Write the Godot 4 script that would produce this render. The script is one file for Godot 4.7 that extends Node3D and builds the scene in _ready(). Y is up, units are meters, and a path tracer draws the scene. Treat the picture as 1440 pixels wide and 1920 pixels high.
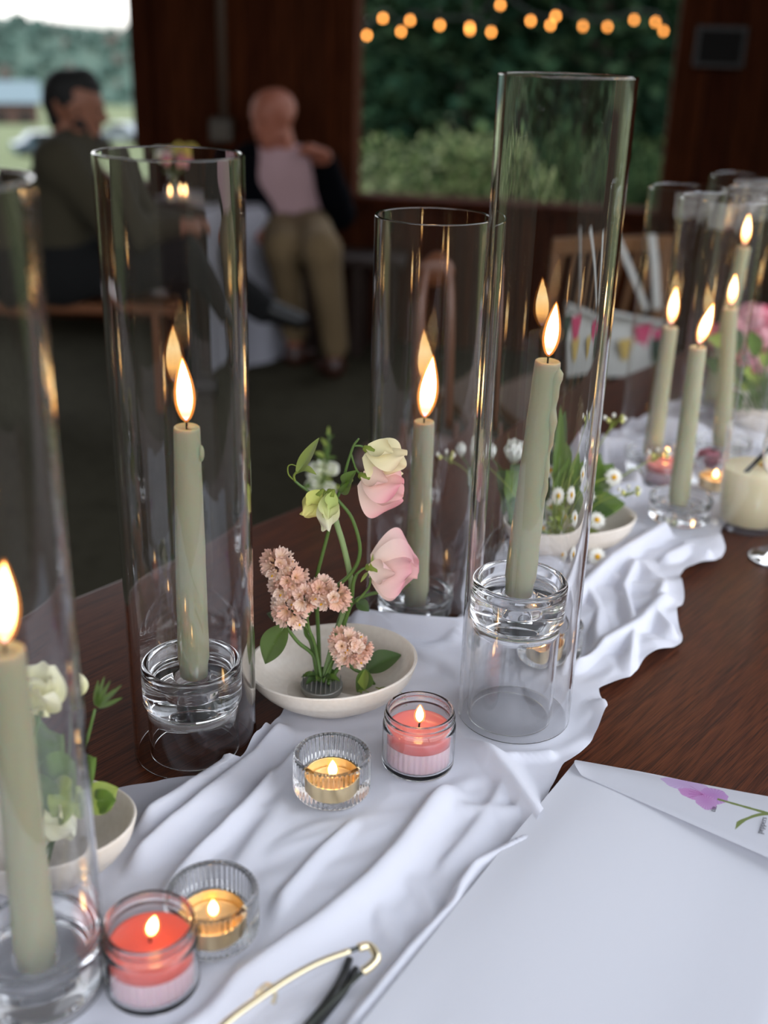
extends Node3D
# A long walnut table laid for a wedding in an open timber pavilion: candles in tall glass
# cylinders on a gauze runner, flower bowls, and two seated guests behind.
# World: y up, metres. The floor is y = 0, the table top y = T.

const T := 0.77
const TD := Vector3(0.636, 0, -0.772)      # along the table, away from the camera
const TN := Vector3(0.772, 0, 0.636)       # across the table
var rng := RandomNumberGenerator.new()
var taken := {}
var M := {}
var meshes := {}


class Geo:
	var v := PackedVector3Array()
	var uv := PackedVector2Array()
	var ix := PackedInt32Array()
	var col := PackedColorArray()

	func grid(nu: int, nv: int, f: Callable) -> Geo:
		var base := v.size()
		for i in nu + 1:
			for j in nv + 1:
				v.append(f.call(float(i) / nu, float(j) / nv))
				uv.append(Vector2(float(i) / nu, float(j) / nv))
		for i in nu:
			for j in nv:
				var a := base + i * (nv + 1) + j
				ix.append_array([a, a + 1, a + nv + 1, a + 1, a + nv + 2, a + nv + 1])
		return self

	# turns the triangles from 'first' on so that a closed shape faces outward
	func outward(first: int) -> void:
		var vol := 0.0
		for k in range(first, ix.size(), 3):
			vol += v[ix[k]].dot(v[ix[k + 1]].cross(v[ix[k + 2]]))
		if vol > 0.0:
			for k in range(first, ix.size(), 3):
				var t := ix[k]
				ix[k] = ix[k + 1]
				ix[k + 1] = t

	# profile of (radius, height) turned round the y axis; closed joins its last point to its first
	func lathe(p: Array, segs: int, closed := false, wave = null) -> Geo:
		var first := ix.size()
		var base := v.size()
		var n := p.size()
		for i in segs + 1:
			var a := TAU * i / segs
			for j in n:
				var q: Vector2 = p[j]
				var r := q.x
				if wave != null:
					r = wave.call(a, q)
				v.append(Vector3(r * cos(a), q.y, r * sin(a)))
				uv.append(Vector2(float(i) / segs, float(j) / (n - 1)))
		var rows := n if closed else n - 1
		for i in segs:
			for j in rows:
				var a := base + i * n + j
				var b := base + i * n + (j + 1) % n
				ix.append_array([a, b, a + n, b, b + n, a + n])
		outward(first)
		return self

	func tube(pts: Array, r0: float, r1: float, n := 8, flat := 1.0) -> Geo:
		var first := ix.size()
		var base := v.size()
		var side := Vector3.ZERO
		var m := pts.size()
		for i in m:
			var a: Vector3 = pts[maxi(i - 1, 0)]
			var b: Vector3 = pts[mini(i + 1, m - 1)]
			var d := (b - a).normalized()
			if side == Vector3.ZERO:
				side = d.cross(Vector3.UP if absf(d.y) < 0.9 else Vector3.RIGHT).normalized()
			side = (side - d * side.dot(d)).normalized()
			var up := d.cross(side)
			var r := lerpf(r0, r1, float(i) / (m - 1))
			var p: Vector3 = pts[i]
			for j in n:
				var t := TAU * j / n
				v.append(p + side * cos(t) * r + up * sin(t) * r * flat)
				uv.append(Vector2(float(j) / n, float(i) / (m - 1)))
		for i in m - 1:
			for j in n:
				var a := base + i * n + j
				var b := base + i * n + (j + 1) % n
				ix.append_array([a, b, a + n, b, b + n, a + n])
		for j in range(1, n - 1):
			ix.append_array([base, base + j + 1, base + j])
			var e := base + (m - 1) * n
			ix.append_array([e, e + j, e + j + 1])
		outward(first)
		return self

	func ball(c: Vector3, s: Vector3, n := 10) -> Geo:
		var first := ix.size()
		grid(n, n * 2, func(a, b): return c + s * Vector3(sin(PI * a) * cos(TAU * b), cos(PI * a), sin(PI * a) * sin(TAU * b)))
		outward(first)
		return self

	# flat outline (clockwise or not) with thickness, lying in the xz plane from y0 to y1
	func slab(outline: PackedVector2Array, y0: float, y1: float) -> Geo:
		var first := ix.size()
		var tri := Geometry2D.triangulate_polygon(outline)
		for y in [y1, y0]:
			var base := v.size()
			for q in outline:
				v.append(Vector3(q.x, y, q.y))
				uv.append(q)
			for k in range(0, tri.size(), 3):
				ix.append_array([base + tri[k], base + tri[k + (1 if y == y1 else 2)], base + tri[k + (2 if y == y1 else 1)]])
		var n := outline.size()
		var b0 := v.size() - 2 * n
		for j in n:
			var j2 := (j + 1) % n
			ix.append_array([b0 + j, b0 + n + j, b0 + j2, b0 + j2, b0 + n + j, b0 + n + j2])
		outward(first)
		return self

	func join(g: Geo, x: Transform3D) -> Geo:
		var base := v.size()
		for q in g.v:
			v.append(x * q)
		uv.append_array(g.uv)
		for k in g.ix:
			ix.append(base + k)
		return self

	func paint(c: Color) -> Geo:
		while col.size() < v.size():
			col.append(c)
		return self

	func mesh(smooth := true) -> ArrayMesh:
		var arrays := []
		arrays.resize(Mesh.ARRAY_MAX)
		if smooth:
			arrays[Mesh.ARRAY_VERTEX] = v
			arrays[Mesh.ARRAY_TEX_UV] = uv
			if col.size() == v.size():
				arrays[Mesh.ARRAY_COLOR] = col
			arrays[Mesh.ARRAY_INDEX] = ix
		else:
			var fv := PackedVector3Array()
			var fu := PackedVector2Array()
			var fn := PackedVector3Array()
			for k in range(0, ix.size(), 3):
				var nn := (v[ix[k + 2]] - v[ix[k]]).cross(v[ix[k + 1]] - v[ix[k]]).normalized()
				for e in 3:
					fv.append(v[ix[k + e]])
					fu.append(uv[ix[k + e]])
					fn.append(nn)
			arrays[Mesh.ARRAY_VERTEX] = fv
			arrays[Mesh.ARRAY_TEX_UV] = fu
			arrays[Mesh.ARRAY_NORMAL] = fn
			var am := ArrayMesh.new()
			am.add_surface_from_arrays(Mesh.PRIMITIVE_TRIANGLES, arrays)
			return am
		var st := SurfaceTool.new()
		st.create_from_arrays(arrays, Mesh.PRIMITIVE_TRIANGLES)
		st.generate_normals()
		return st.commit()


# ---------------------------------------------------------------- helpers

func numbered(called: String) -> String:
	var n: int = taken.get(called, 0)
	taken[called] = n + 1
	return called if n == 0 else "%s_%03d" % [called, n]


func tag(o: Node, label: String, category: String, group := "", kind := "") -> Node:
	o.set_meta("label", label)
	o.set_meta("category", category)
	if group:
		o.set_meta("group", group)
	if kind:
		o.set_meta("kind", kind)
	return o


func thing(called: String, label: String, category: String, at := Vector3.ZERO, turn := 0.0, group := "") -> Node3D:
	var o := Node3D.new()
	o.name = numbered(called)
	add_child(o)
	o.position = at
	o.rotation.y = turn
	tag(o, label, category, group)
	return o


func part(called: String, mesh: Mesh, mat: Material, parent: Node, x := Transform3D.IDENTITY) -> MeshInstance3D:
	var o := MeshInstance3D.new()
	o.name = called if parent != self else numbered(called)
	o.mesh = mesh
	o.material_override = mat
	parent.add_child(o, true)
	o.transform = x
	return o


func struct(called: String, mesh: Mesh, mat: Material, label: String, category: String, x := Transform3D.IDENTITY) -> MeshInstance3D:
	var o := part(called, mesh, mat, self, x)
	tag(o, label, category, "", "structure")
	return o


func mat(c: Color, rough := 0.6, metal := 0.0) -> StandardMaterial3D:
	var m := StandardMaterial3D.new()
	m.albedo_color = c
	m.roughness = rough
	m.metallic = metal
	return m


func glow(c: Color, energy: float, alpha := 1.0) -> StandardMaterial3D:
	var m := mat(Color(0, 0, 0, alpha), 0.9)
	m.emission_enabled = true
	m.emission = c
	m.emission_energy_multiplier = energy
	if alpha < 1.0:
		m.transparency = BaseMaterial3D.TRANSPARENCY_ALPHA
	return m


func leafy(c: Color, through := 0.5) -> StandardMaterial3D:
	var m := mat(c, 0.6)
	m.metallic_specular = 0.3
	m.backlight_enabled = true
	m.backlight = Color(through, through, through)
	m.cull_mode = BaseMaterial3D.CULL_DISABLED
	return m


func noise_tex(freq: float, ramp: Array, seed_ := 1, size := 512, oct := 4, normal := 0.0) -> NoiseTexture2D:
	var n := FastNoiseLite.new()
	n.seed = seed_
	n.frequency = freq
	n.fractal_octaves = oct
	var t := NoiseTexture2D.new()
	t.width = size
	t.height = size
	t.seamless = true
	t.generate_mipmaps = false
	t.noise = n
	if normal > 0.0:
		t.as_normal_map = true
		t.bump_strength = normal
	else:
		var g := Gradient.new()
		g.offsets = PackedFloat32Array(range(ramp.size()).map(func(i): return float(i) / (ramp.size() - 1)))
		g.colors = PackedColorArray(ramp)
		t.color_ramp = g
	return t


# a smooth run through the given points
func smooth(pts: Array, per := 6) -> Array:
	var out := []
	for i in pts.size() - 1:
		var p0: Vector3 = pts[maxi(i - 1, 0)]
		var p1: Vector3 = pts[i]
		var p2: Vector3 = pts[i + 1]
		var p3: Vector3 = pts[mini(i + 2, pts.size() - 1)]
		for k in per:
			out.append(p1.cubic_interpolate(p2, p0, p3, float(k) / per))
	out.append(pts[-1])
	return out


# rounds the corners of a profile; each entry is (radius, height, rounding)
func rounded(p: Array, closed := false) -> Array:
	var out := []
	var n := p.size()
	for i in n:
		var c := Vector2(p[i].x, p[i].y)
		var r: float = p[i].z
		if r <= 0.0 or (not closed and (i == 0 or i == n - 1)):
			out.append(c)
			continue
		var a := Vector2(p[(i - 1 + n) % n].x, p[(i - 1 + n) % n].y)
		var b := Vector2(p[(i + 1) % n].x, p[(i + 1) % n].y)
		var da := (a - c).normalized()
		var db := (b - c).normalized()
		var cut := minf(r, 0.45 * minf(a.distance_to(c), b.distance_to(c)))
		out.append(c + da * cut * 1.1)
		for k in 5:
			var t := k / 4.0
			var q0 := c + da * cut
			var q1 := c + db * cut
			out.append(q0.lerp(c, t).lerp(c.lerp(q1, t), t))
		out.append(c + db * cut * 1.1)
	return out


# box with softened edges, 44 triangles
func box(size: Vector3, c := 0.003) -> ArrayMesh:
	var key := "box%s%.4f" % [size, c]
	if meshes.has(key):
		return meshes[key]
	c = minf(c, 0.4 * minf(size.x, minf(size.y, size.z)))
	var h := size / 2
	var v := PackedVector3Array()
	var nn := PackedVector3Array()
	var ix := PackedInt32Array()
	for k in 8:
		var s := Vector3(1 if k & 1 else -1, 1 if k & 2 else -1, 1 if k & 4 else -1)
		for a in 3:
			var p := s * h - s * c
			p[a] = s[a] * h[a]
			v.append(p)
			var m := Vector3.ZERO
			m[a] = s[a]
			nn.append(m)
	var put := func(a: int, b: int, d: int):
		var nm := (v[d] - v[a]).cross(v[b] - v[a])
		if nm.dot(v[a] + v[b] + v[d]) < 0.0:
			ix.append_array([a, d, b])
		else:
			ix.append_array([a, b, d])
	for a in 3:
		var b1 := 1 << ((a + 1) % 3)
		var b2 := 1 << ((a + 2) % 3)
		for s in 2:
			var k0 := (1 << a) * s
			var q := [k0 * 3 + a, (k0 + b1) * 3 + a, (k0 + b1 + b2) * 3 + a, (k0 + b2) * 3 + a]
			put.call(q[0], q[1], q[2])
			put.call(q[0], q[2], q[3])
		for e in 4:      # edges that run along axis a
			var k0 := (b1 if e & 1 else 0) + (b2 if e & 2 else 0)
			var k1 := k0 + (1 << a)
			var m1 := (a + 1) % 3
			var m2 := (a + 2) % 3
			put.call(k0 * 3 + m1, k1 * 3 + m1, k1 * 3 + m2)
			put.call(k0 * 3 + m1, k1 * 3 + m2, k0 * 3 + m2)
	for k in 8:
		put.call(k * 3, k * 3 + 1, k * 3 + 2)
	var arrays := []
	arrays.resize(Mesh.ARRAY_MAX)
	arrays[Mesh.ARRAY_VERTEX] = v
	arrays[Mesh.ARRAY_NORMAL] = nn
	var uv := PackedVector2Array()
	for q in v:
		uv.append(Vector2(q.x + q.z, q.y))
	arrays[Mesh.ARRAY_TEX_UV] = uv
	arrays[Mesh.ARRAY_INDEX] = ix
	var am := ArrayMesh.new()
	am.add_surface_from_arrays(Mesh.PRIMITIVE_TRIANGLES, arrays)
	meshes[key] = am
	return am


func at(x: float, y: float, z: float, turn := 0.0) -> Transform3D:
	return Transform3D(Basis(Vector3.UP, turn), Vector3(x, y, z))


# a bar from a to b with the given cross section
func bar(called: String, a: Vector3, b: Vector3, w: float, d: float, m: Material, parent: Node) -> MeshInstance3D:
	var y := (b - a).normalized()
	var x := y.cross(Vector3.BACK if absf(y.z) < 0.9 else Vector3.UP).normalized()
	return part(called, box(Vector3(w, a.distance_to(b), d), minf(w, d) * 0.2), m, parent, Transform3D(Basis(x, y, x.cross(y)), (a + b) / 2))


func _ready() -> void:
	rng.seed = 7
	# ---- camera, sky, exposure
	var cam := Camera3D.new()
	cam.name = "camera"
	add_child(cam)
	cam.fov = 49.134
	cam.near = 0.05
	cam.far = 900.0
	cam.position = Vector3(0, 1.34, 0)
	cam.basis = Basis(Vector3.RIGHT, deg_to_rad(-23.2)) * Basis(Vector3.BACK, deg_to_rad(1.7))
	cam.current = true
	var lens := CameraAttributesPhysical.new()
	lens.frustum_focal_length = 26.25
	lens.frustum_focus_distance = 0.95
	lens.exposure_aperture = 2.1
	cam.attributes = lens
	cam.fov = 49.134
	var env := Environment.new()
	env.background_mode = Environment.BG_SKY
	var sky := Sky.new()
	var psm := ProceduralSkyMaterial.new()
	psm.sky_top_color = Color(0.92, 0.95, 1.0)
	psm.sky_horizon_color = Color(1.0, 0.99, 0.97)
	psm.ground_bottom_color = Color(0.25, 0.26, 0.2)
	psm.ground_horizon_color = Color(0.4, 0.42, 0.36)
	psm.sky_energy_multiplier = 1.7
	psm.ground_energy_multiplier = 1.0
	psm.sun_angle_max = 1.0
	sky.sky_material = psm
	env.sky = sky
	env.tonemap_mode = Environment.TONE_MAPPER_LINEAR
	env.tonemap_exposure = 0.97
	env.sdfgi_enabled = true
	env.ssao_enabled = true
	env.ssil_enabled = true
	var we := WorldEnvironment.new()
	we.name = "world_environment"
	we.environment = env
	add_child(we)

	make_materials()
	pavilion()
	outdoors()
	table_and_cloth()
	candles()
	flowers()
	papers()
	glasses_and_drinks()
	background()
	people()


func make_materials() -> void:
	M.board = []
	for c in [Color(0.3, 0.155, 0.085), Color(0.265, 0.13, 0.07), Color(0.33, 0.17, 0.092), Color(0.28, 0.145, 0.08)]:
		var b := mat(c, 0.8)
		b.metallic_specular = 0.15
		b.albedo_texture = noise_tex(0.02, [Color(0.62, 0.6, 0.58), Color(0.85, 0.83, 0.8), Color(1, 1, 1)], 5, 256)
		b.uv1_triplanar = true
		b.uv1_scale = Vector3(9, 0.7, 9)
		M.board.append(b)
	M.dark_wood = mat(Color(0.2, 0.1, 0.06), 0.6)
	M.concrete = mat(Color(0.25, 0.235, 0.185), 0.95)
	M.concrete.metallic_specular = 0.2
	M.concrete.albedo_texture = noise_tex(0.02, [Color(0.8, 0.8, 0.78), Color(1, 1, 1), Color(0.9, 0.9, 0.88)], 9, 512)
	M.concrete.uv1_triplanar = true
	M.concrete.uv1_scale = Vector3(0.6, 0.6, 0.6)
	# table top: long grain with darker streaks and fine pores
	var w := mat(Color(1, 1, 1), 0.45)
	w.metallic_specular = 0.3
	w.albedo_texture = noise_tex(0.012, [Color(0.22, 0.108, 0.062), Color(0.27, 0.135, 0.076), Color(0.32, 0.163, 0.092), Color(0.38, 0.2, 0.113), Color(0.31, 0.157, 0.088), Color(0.24, 0.118, 0.067)], 3, 1024, 5)
	w.uv1_scale = Vector3(0.4, 15.0, 1)
	w.detail_enabled = true
	w.detail_albedo = noise_tex(0.05, [Color(0.35, 0.33, 0.31), Color(0.8, 0.78, 0.76), Color(1, 1, 1), Color(1, 1, 1)], 8, 1024, 3)
	w.detail_blend_mode = BaseMaterial3D.BLEND_MODE_MUL
	w.detail_uv_layer = BaseMaterial3D.DETAIL_UV_1
	w.clearcoat_enabled = true
	w.clearcoat = 0.1
	w.clearcoat_roughness = 0.3
	M.table = w
	# glass
	M.glass = mat(Color(1, 1, 1, 0), 0.0)
	M.glass.refraction_enabled = true
	M.glass.refraction_scale = 0.05
	M.pane = mat(Color(1, 1, 1, 0.0), 0.02)
	M.pane.transparency = BaseMaterial3D.TRANSPARENCY_ALPHA
	# wax
	M.sage = mat(Color(0.65, 0.655, 0.54), 0.45)
	M.sage.subsurf_scatter_enabled = true
	M.sage.subsurf_scatter_strength = 0.65
	M.white_wax = mat(Color(0.9, 0.86, 0.78), 0.4)
	M.melted = mat(Color(0.96, 0.84, 0.64), 0.1, 0.35)
	M.coral = mat(Color(0.92, 0.5, 0.49), 0.15)
	M.coral_deep = mat(Color(0.92, 0.4, 0.34), 0.15)
	M.blush = mat(Color(0.93, 0.8, 0.83), 0.45)
	for k in ["coral", "coral_deep", "blush"]:
		M[k].subsurf_scatter_enabled = true
		M[k].subsurf_scatter_strength = 0.15
	M.gold_cup = mat(Color(0.95, 0.86, 0.68), 0.28, 1.0)
	M.wick = mat(Color(0.03, 0.025, 0.02), 0.9)
	# flames: a bright core inside a thin amber sheath
	M.flame = mat(Color(0, 0, 0), 1.0)
	M.flame.emission_enabled = true
	M.flame.emission = Color(1, 1, 1)
	M.flame.emission_operator = BaseMaterial3D.EMISSION_OP_MULTIPLY
	var g := Gradient.new()
	g.offsets = PackedFloat32Array([0.0, 0.12, 0.3, 0.62, 0.9, 1.0])
	g.colors = PackedColorArray([Color(0.35, 0.3, 0.42), Color(0.62, 0.42, 0.25), Color(1.0, 0.74, 0.42), Color(1.0, 0.86, 0.62), Color(1.0, 0.78, 0.48), Color(0.95, 0.6, 0.3)])
	var gt := GradientTexture2D.new()
	gt.gradient = g
	gt.width = 4
	gt.height = 128
	gt.fill_from = Vector2(0, 0)
	gt.fill_to = Vector2(0, 1)
	M.flame.emission_texture = gt
	M.flame.emission_energy_multiplier = 17.0
	M.sheath = glow(Color(1.0, 0.58, 0.22), 2.6, 0.2)
	# cloth and paper
	var c := mat(Color(0.9, 0.9, 0.935), 0.9)
	c.vertex_color_use_as_albedo = true
	c.transparency = BaseMaterial3D.TRANSPARENCY_ALPHA
	c.rim_enabled = true
	c.rim = 0.3
	c.backlight_enabled = true
	c.backlight = Color(0.35, 0.35, 0.36)
	c.normal_enabled = true
	c.normal_texture = weave()
	c.normal_scale = 0.9
	c.uv1_scale = Vector3(60, 60, 1)
	M.gauze = c
	M.paper = mat(Color(0.82, 0.82, 0.845), 0.8)
	M.paper.backlight_enabled = true
	M.paper.backlight = Color(0.5, 0.5, 0.5)
	M.linen = mat(Color(0.66, 0.66, 0.7), 0.95)
	M.ceramic = mat(Color(0.92, 0.88, 0.83), 0.3)
	M.ceramic.albedo_texture = noise_tex(0.05, [Color(0.94, 0.93, 0.92), Color(1, 1, 1)], 21, 256)
	M.ceramic.uv1_triplanar = true
	M.ceramic.uv1_scale = Vector3(12, 12, 12)
	M.gold = mat(Color(0.97, 0.91, 0.76), 0.35, 1.0)
	M.black = mat(Color(0.025, 0.03, 0.028), 0.4)
	M.dark_metal = mat(Color(0.28, 0.29, 0.27), 0.45, 0.8)
	M.pin = mat(Color(0.6, 0.6, 0.58), 0.4, 0.7)
	# plants
	M.stem = mat(Color(0.34, 0.45, 0.2), 0.5)
	M.stem_pale = mat(Color(0.55, 0.64, 0.42), 0.5)
	M.leaf = leafy(Color(0.32, 0.43, 0.13))
	M.leaf_light = leafy(Color(0.52, 0.58, 0.24))
	M.leaf_dark = leafy(Color(0.21, 0.32, 0.1))
	M.pink = leafy(Color(0.95, 0.69, 0.7))
	M.pink_deep = leafy(Color(0.93, 0.52, 0.58))
	M.cream = leafy(Color(0.95, 0.88, 0.7))
	M.yellow_green = leafy(Color(0.86, 0.85, 0.52))
	M.white_petal = leafy(Color(0.95, 0.94, 0.9))
	M.yolk = mat(Color(0.88, 0.66, 0.12), 0.7)


func weave() -> ImageTexture:
	var n := 64
	var im := Image.create_empty(n, n, false, Image.FORMAT_RGB8)
	for y in n:
		for x in n:
			var h := 0.5 + 0.25 * sin(TAU * x / 8.0) * (1.0 if (y / 4) % 2 == 0 else 0.5) + 0.25 * sin(TAU * y / 8.0) * (1.0 if (x / 4) % 2 == 0 else 0.5)
			im.set_pixel(x, y, Color(h, h, h))
	im.bump_map_to_normal_map(4.0)
	return ImageTexture.create_from_image(im)


# ---------------------------------------------------------------- the pavilion

func pavilion() -> void:
	var f := Geo.new().slab(PackedVector2Array([Vector2(-4.6, -5.9), Vector2(1.9, -5.3), Vector2(1.9, -2.4), Vector2(24.0, -2.4), Vector2(24.0, 9.0), Vector2(-4.6, 9.0), Vector2(-4.6, 4.5)]), -0.3, 0.0)
	struct("floor", f.mesh(false), M.concrete, "dark grey concrete floor of the timber pavilion", "floor")
	var r := Geo.new().slab(PackedVector2Array([Vector2(-5.2, -6.6), Vector2(1.5, -5.9), Vector2(1.5, 1.3), Vector2(-5.2, 1.3)]), 3.1, 3.3)
	struct("ceiling", r.mesh(false), M.dark_wood, "dark stained timber ceiling above the tables", "ceiling")
	# back wall: boarded panels between open bays over a low boarded parapet
	var turn := -0.185
	var wall := Node3D.new()
	wall.name = "wall_back"
	add_child(wall)
	tag(wall, "brown vertical board wall with open bays behind the guests", "wall", "", "structure")
	wall.position = Vector3(-0.186, 0, -5.195)
	wall.rotation.y = turn
	part("backing", box(Vector3(5.9, 0.62, 0.08), 0.004), M.dark_wood, wall, at(-0.95, 0.31, -0.06))
	part("backing", box(Vector3(0.98, 2.44, 0.08), 0.004), M.dark_wood, wall, at(-0.49, 1.88, -0.06))
	part("backing", box(Vector3(0.47, 2.44, 0.08), 0.004), M.dark_wood, wall, at(1.595, 1.88, -0.06))
	var n := 0
	var x := -3.84
	while x < 2.0:
		part("board", box(Vector3(0.116, 0.62, 0.022), 0.004), M.board[n % 4], wall, at(x, 0.31, -0.009 + 0.002 * (n % 3)))
		n += 1
		x += 0.12
	for k in 8:
		part("board", box(Vector3(0.119, 2.44, 0.022), 0.004), M.board[(k * 3 + 1) % 4], wall, at(-0.92 + 0.1225 * k, 1.88, -0.009 + 0.002 * (k % 3)))
	for k in 4:
		part("board", box(Vector3(0.114, 2.44, 0.022), 0.004), M.board[(k * 3 + 2) % 4], wall, at(1.42 + 0.1175 * k, 1.88, -0.009 + 0.002 * (k % 3)))
	part("sill", box(Vector3(6.0, 0.045, 0.16), 0.006), M.board[1], wall, at(-0.95, 0.643, -0.03))
	for px in [-0.02, 1.38]:
		part("post", box(Vector3(0.075, 2.44, 0.15), 0.006), M.board[0], wall, at(px, 1.885, -0.02))
	part("post", box(Vector3(0.09, 2.44, 0.17), 0.006), M.board[1], wall, at(-0.955, 1.885, -0.02))
	# left side: low parapet and posts; right side: posts only; front: closed boards behind the camera
	var side := Node3D.new()
	side.name = "wall_left"
	add_child(side)
	tag(side, "closed board wall with square posts along the left side of the pavilion", "wall", "", "structure")
	part("backing", box(Vector3(0.1, 3.1, 8.6), 0.004), M.board[1], side, at(-4.45, 1.55, -1.6))
	for k in 4:
		part("post", box(Vector3(0.16, 2.7, 0.16), 0.008), M.board[0], side, at(-4.45, 1.35, -5.6 + 2.8 * k))
	var open_side := Node3D.new()
	open_side.name = "wall_right"
	add_child(open_side)
	tag(open_side, "right side of the pavilion, boarded at the back and open beside the table", "wall", "", "structure")
	part("backing", box(Vector3(0.08, 3.1, 2.5), 0.004), M.board[2], open_side, at(1.68, 1.55, -3.62))
	for k in 2:
		part("post", box(Vector3(0.14, 3.1, 0.14), 0.008), M.board[0], open_side, at(1.7, 1.55, -2.3 + 4.6 * k))
	var front := Node3D.new()
	front.name = "wall_front"
	add_child(front)
	tag(front, "low boarded parapet on the open side of the pavilion behind the camera", "wall", "", "structure")
	part("backing", box(Vector3(6.4, 1.2, 0.1), 0.004), M.dark_wood, front, at(-1.35, 0.6, 2.9))
	# metal conduit and its box on the boards, and a dark plaque on the right panel
	var c := thing("wall_conduit", "thin grey metal conduit running down the boards to a small junction box", "conduit", Vector3(-0.7522, 0.9545, -5.18) + Vector3(0, 0, 0))
	part("pipe", Geo.new().tube([Vector3(0, 1.75, 0), Vector3(0, 0.0, 0)], 0.018, 0.018, 12).mesh(), mat(Color(0.36, 0.31, 0.27), 0.5, 0.3), c)
	part("junction_box", box(Vector3(0.1, 0.1, 0.07), 0.008), mat(Color(0.27, 0.25, 0.22), 0.5, 0.3), c, at(-0.01, -0.03, 0))
	var sg := thing("wall_plaque", "small dark square plaque hung on the right boarded panel", "sign", Vector3.ZERO, turn)
	sg.position = Vector3(1.284, 1.3209, -4.85)
	part("frame", box(Vector3(0.2, 0.155, 0.03), 0.005), mat(Color(0.06, 0.045, 0.04), 0.5), sg)
	part("plate", box(Vector3(0.17, 0.125, 0.02), 0.003), mat(Color(0.04, 0.03, 0.025), 0.95), sg, at(0, 0, 0.012))


# ---------------------------------------------------------------- outside

func land(x: float, z: float) -> float:
	var d := maxf(0.0, -z - 8.0)
	var h := -0.45 - 0.055 * d
	return maxf(h, -9.0) + 0.15 * sin(x * 0.21) * sin(z * 0.17)


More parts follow.
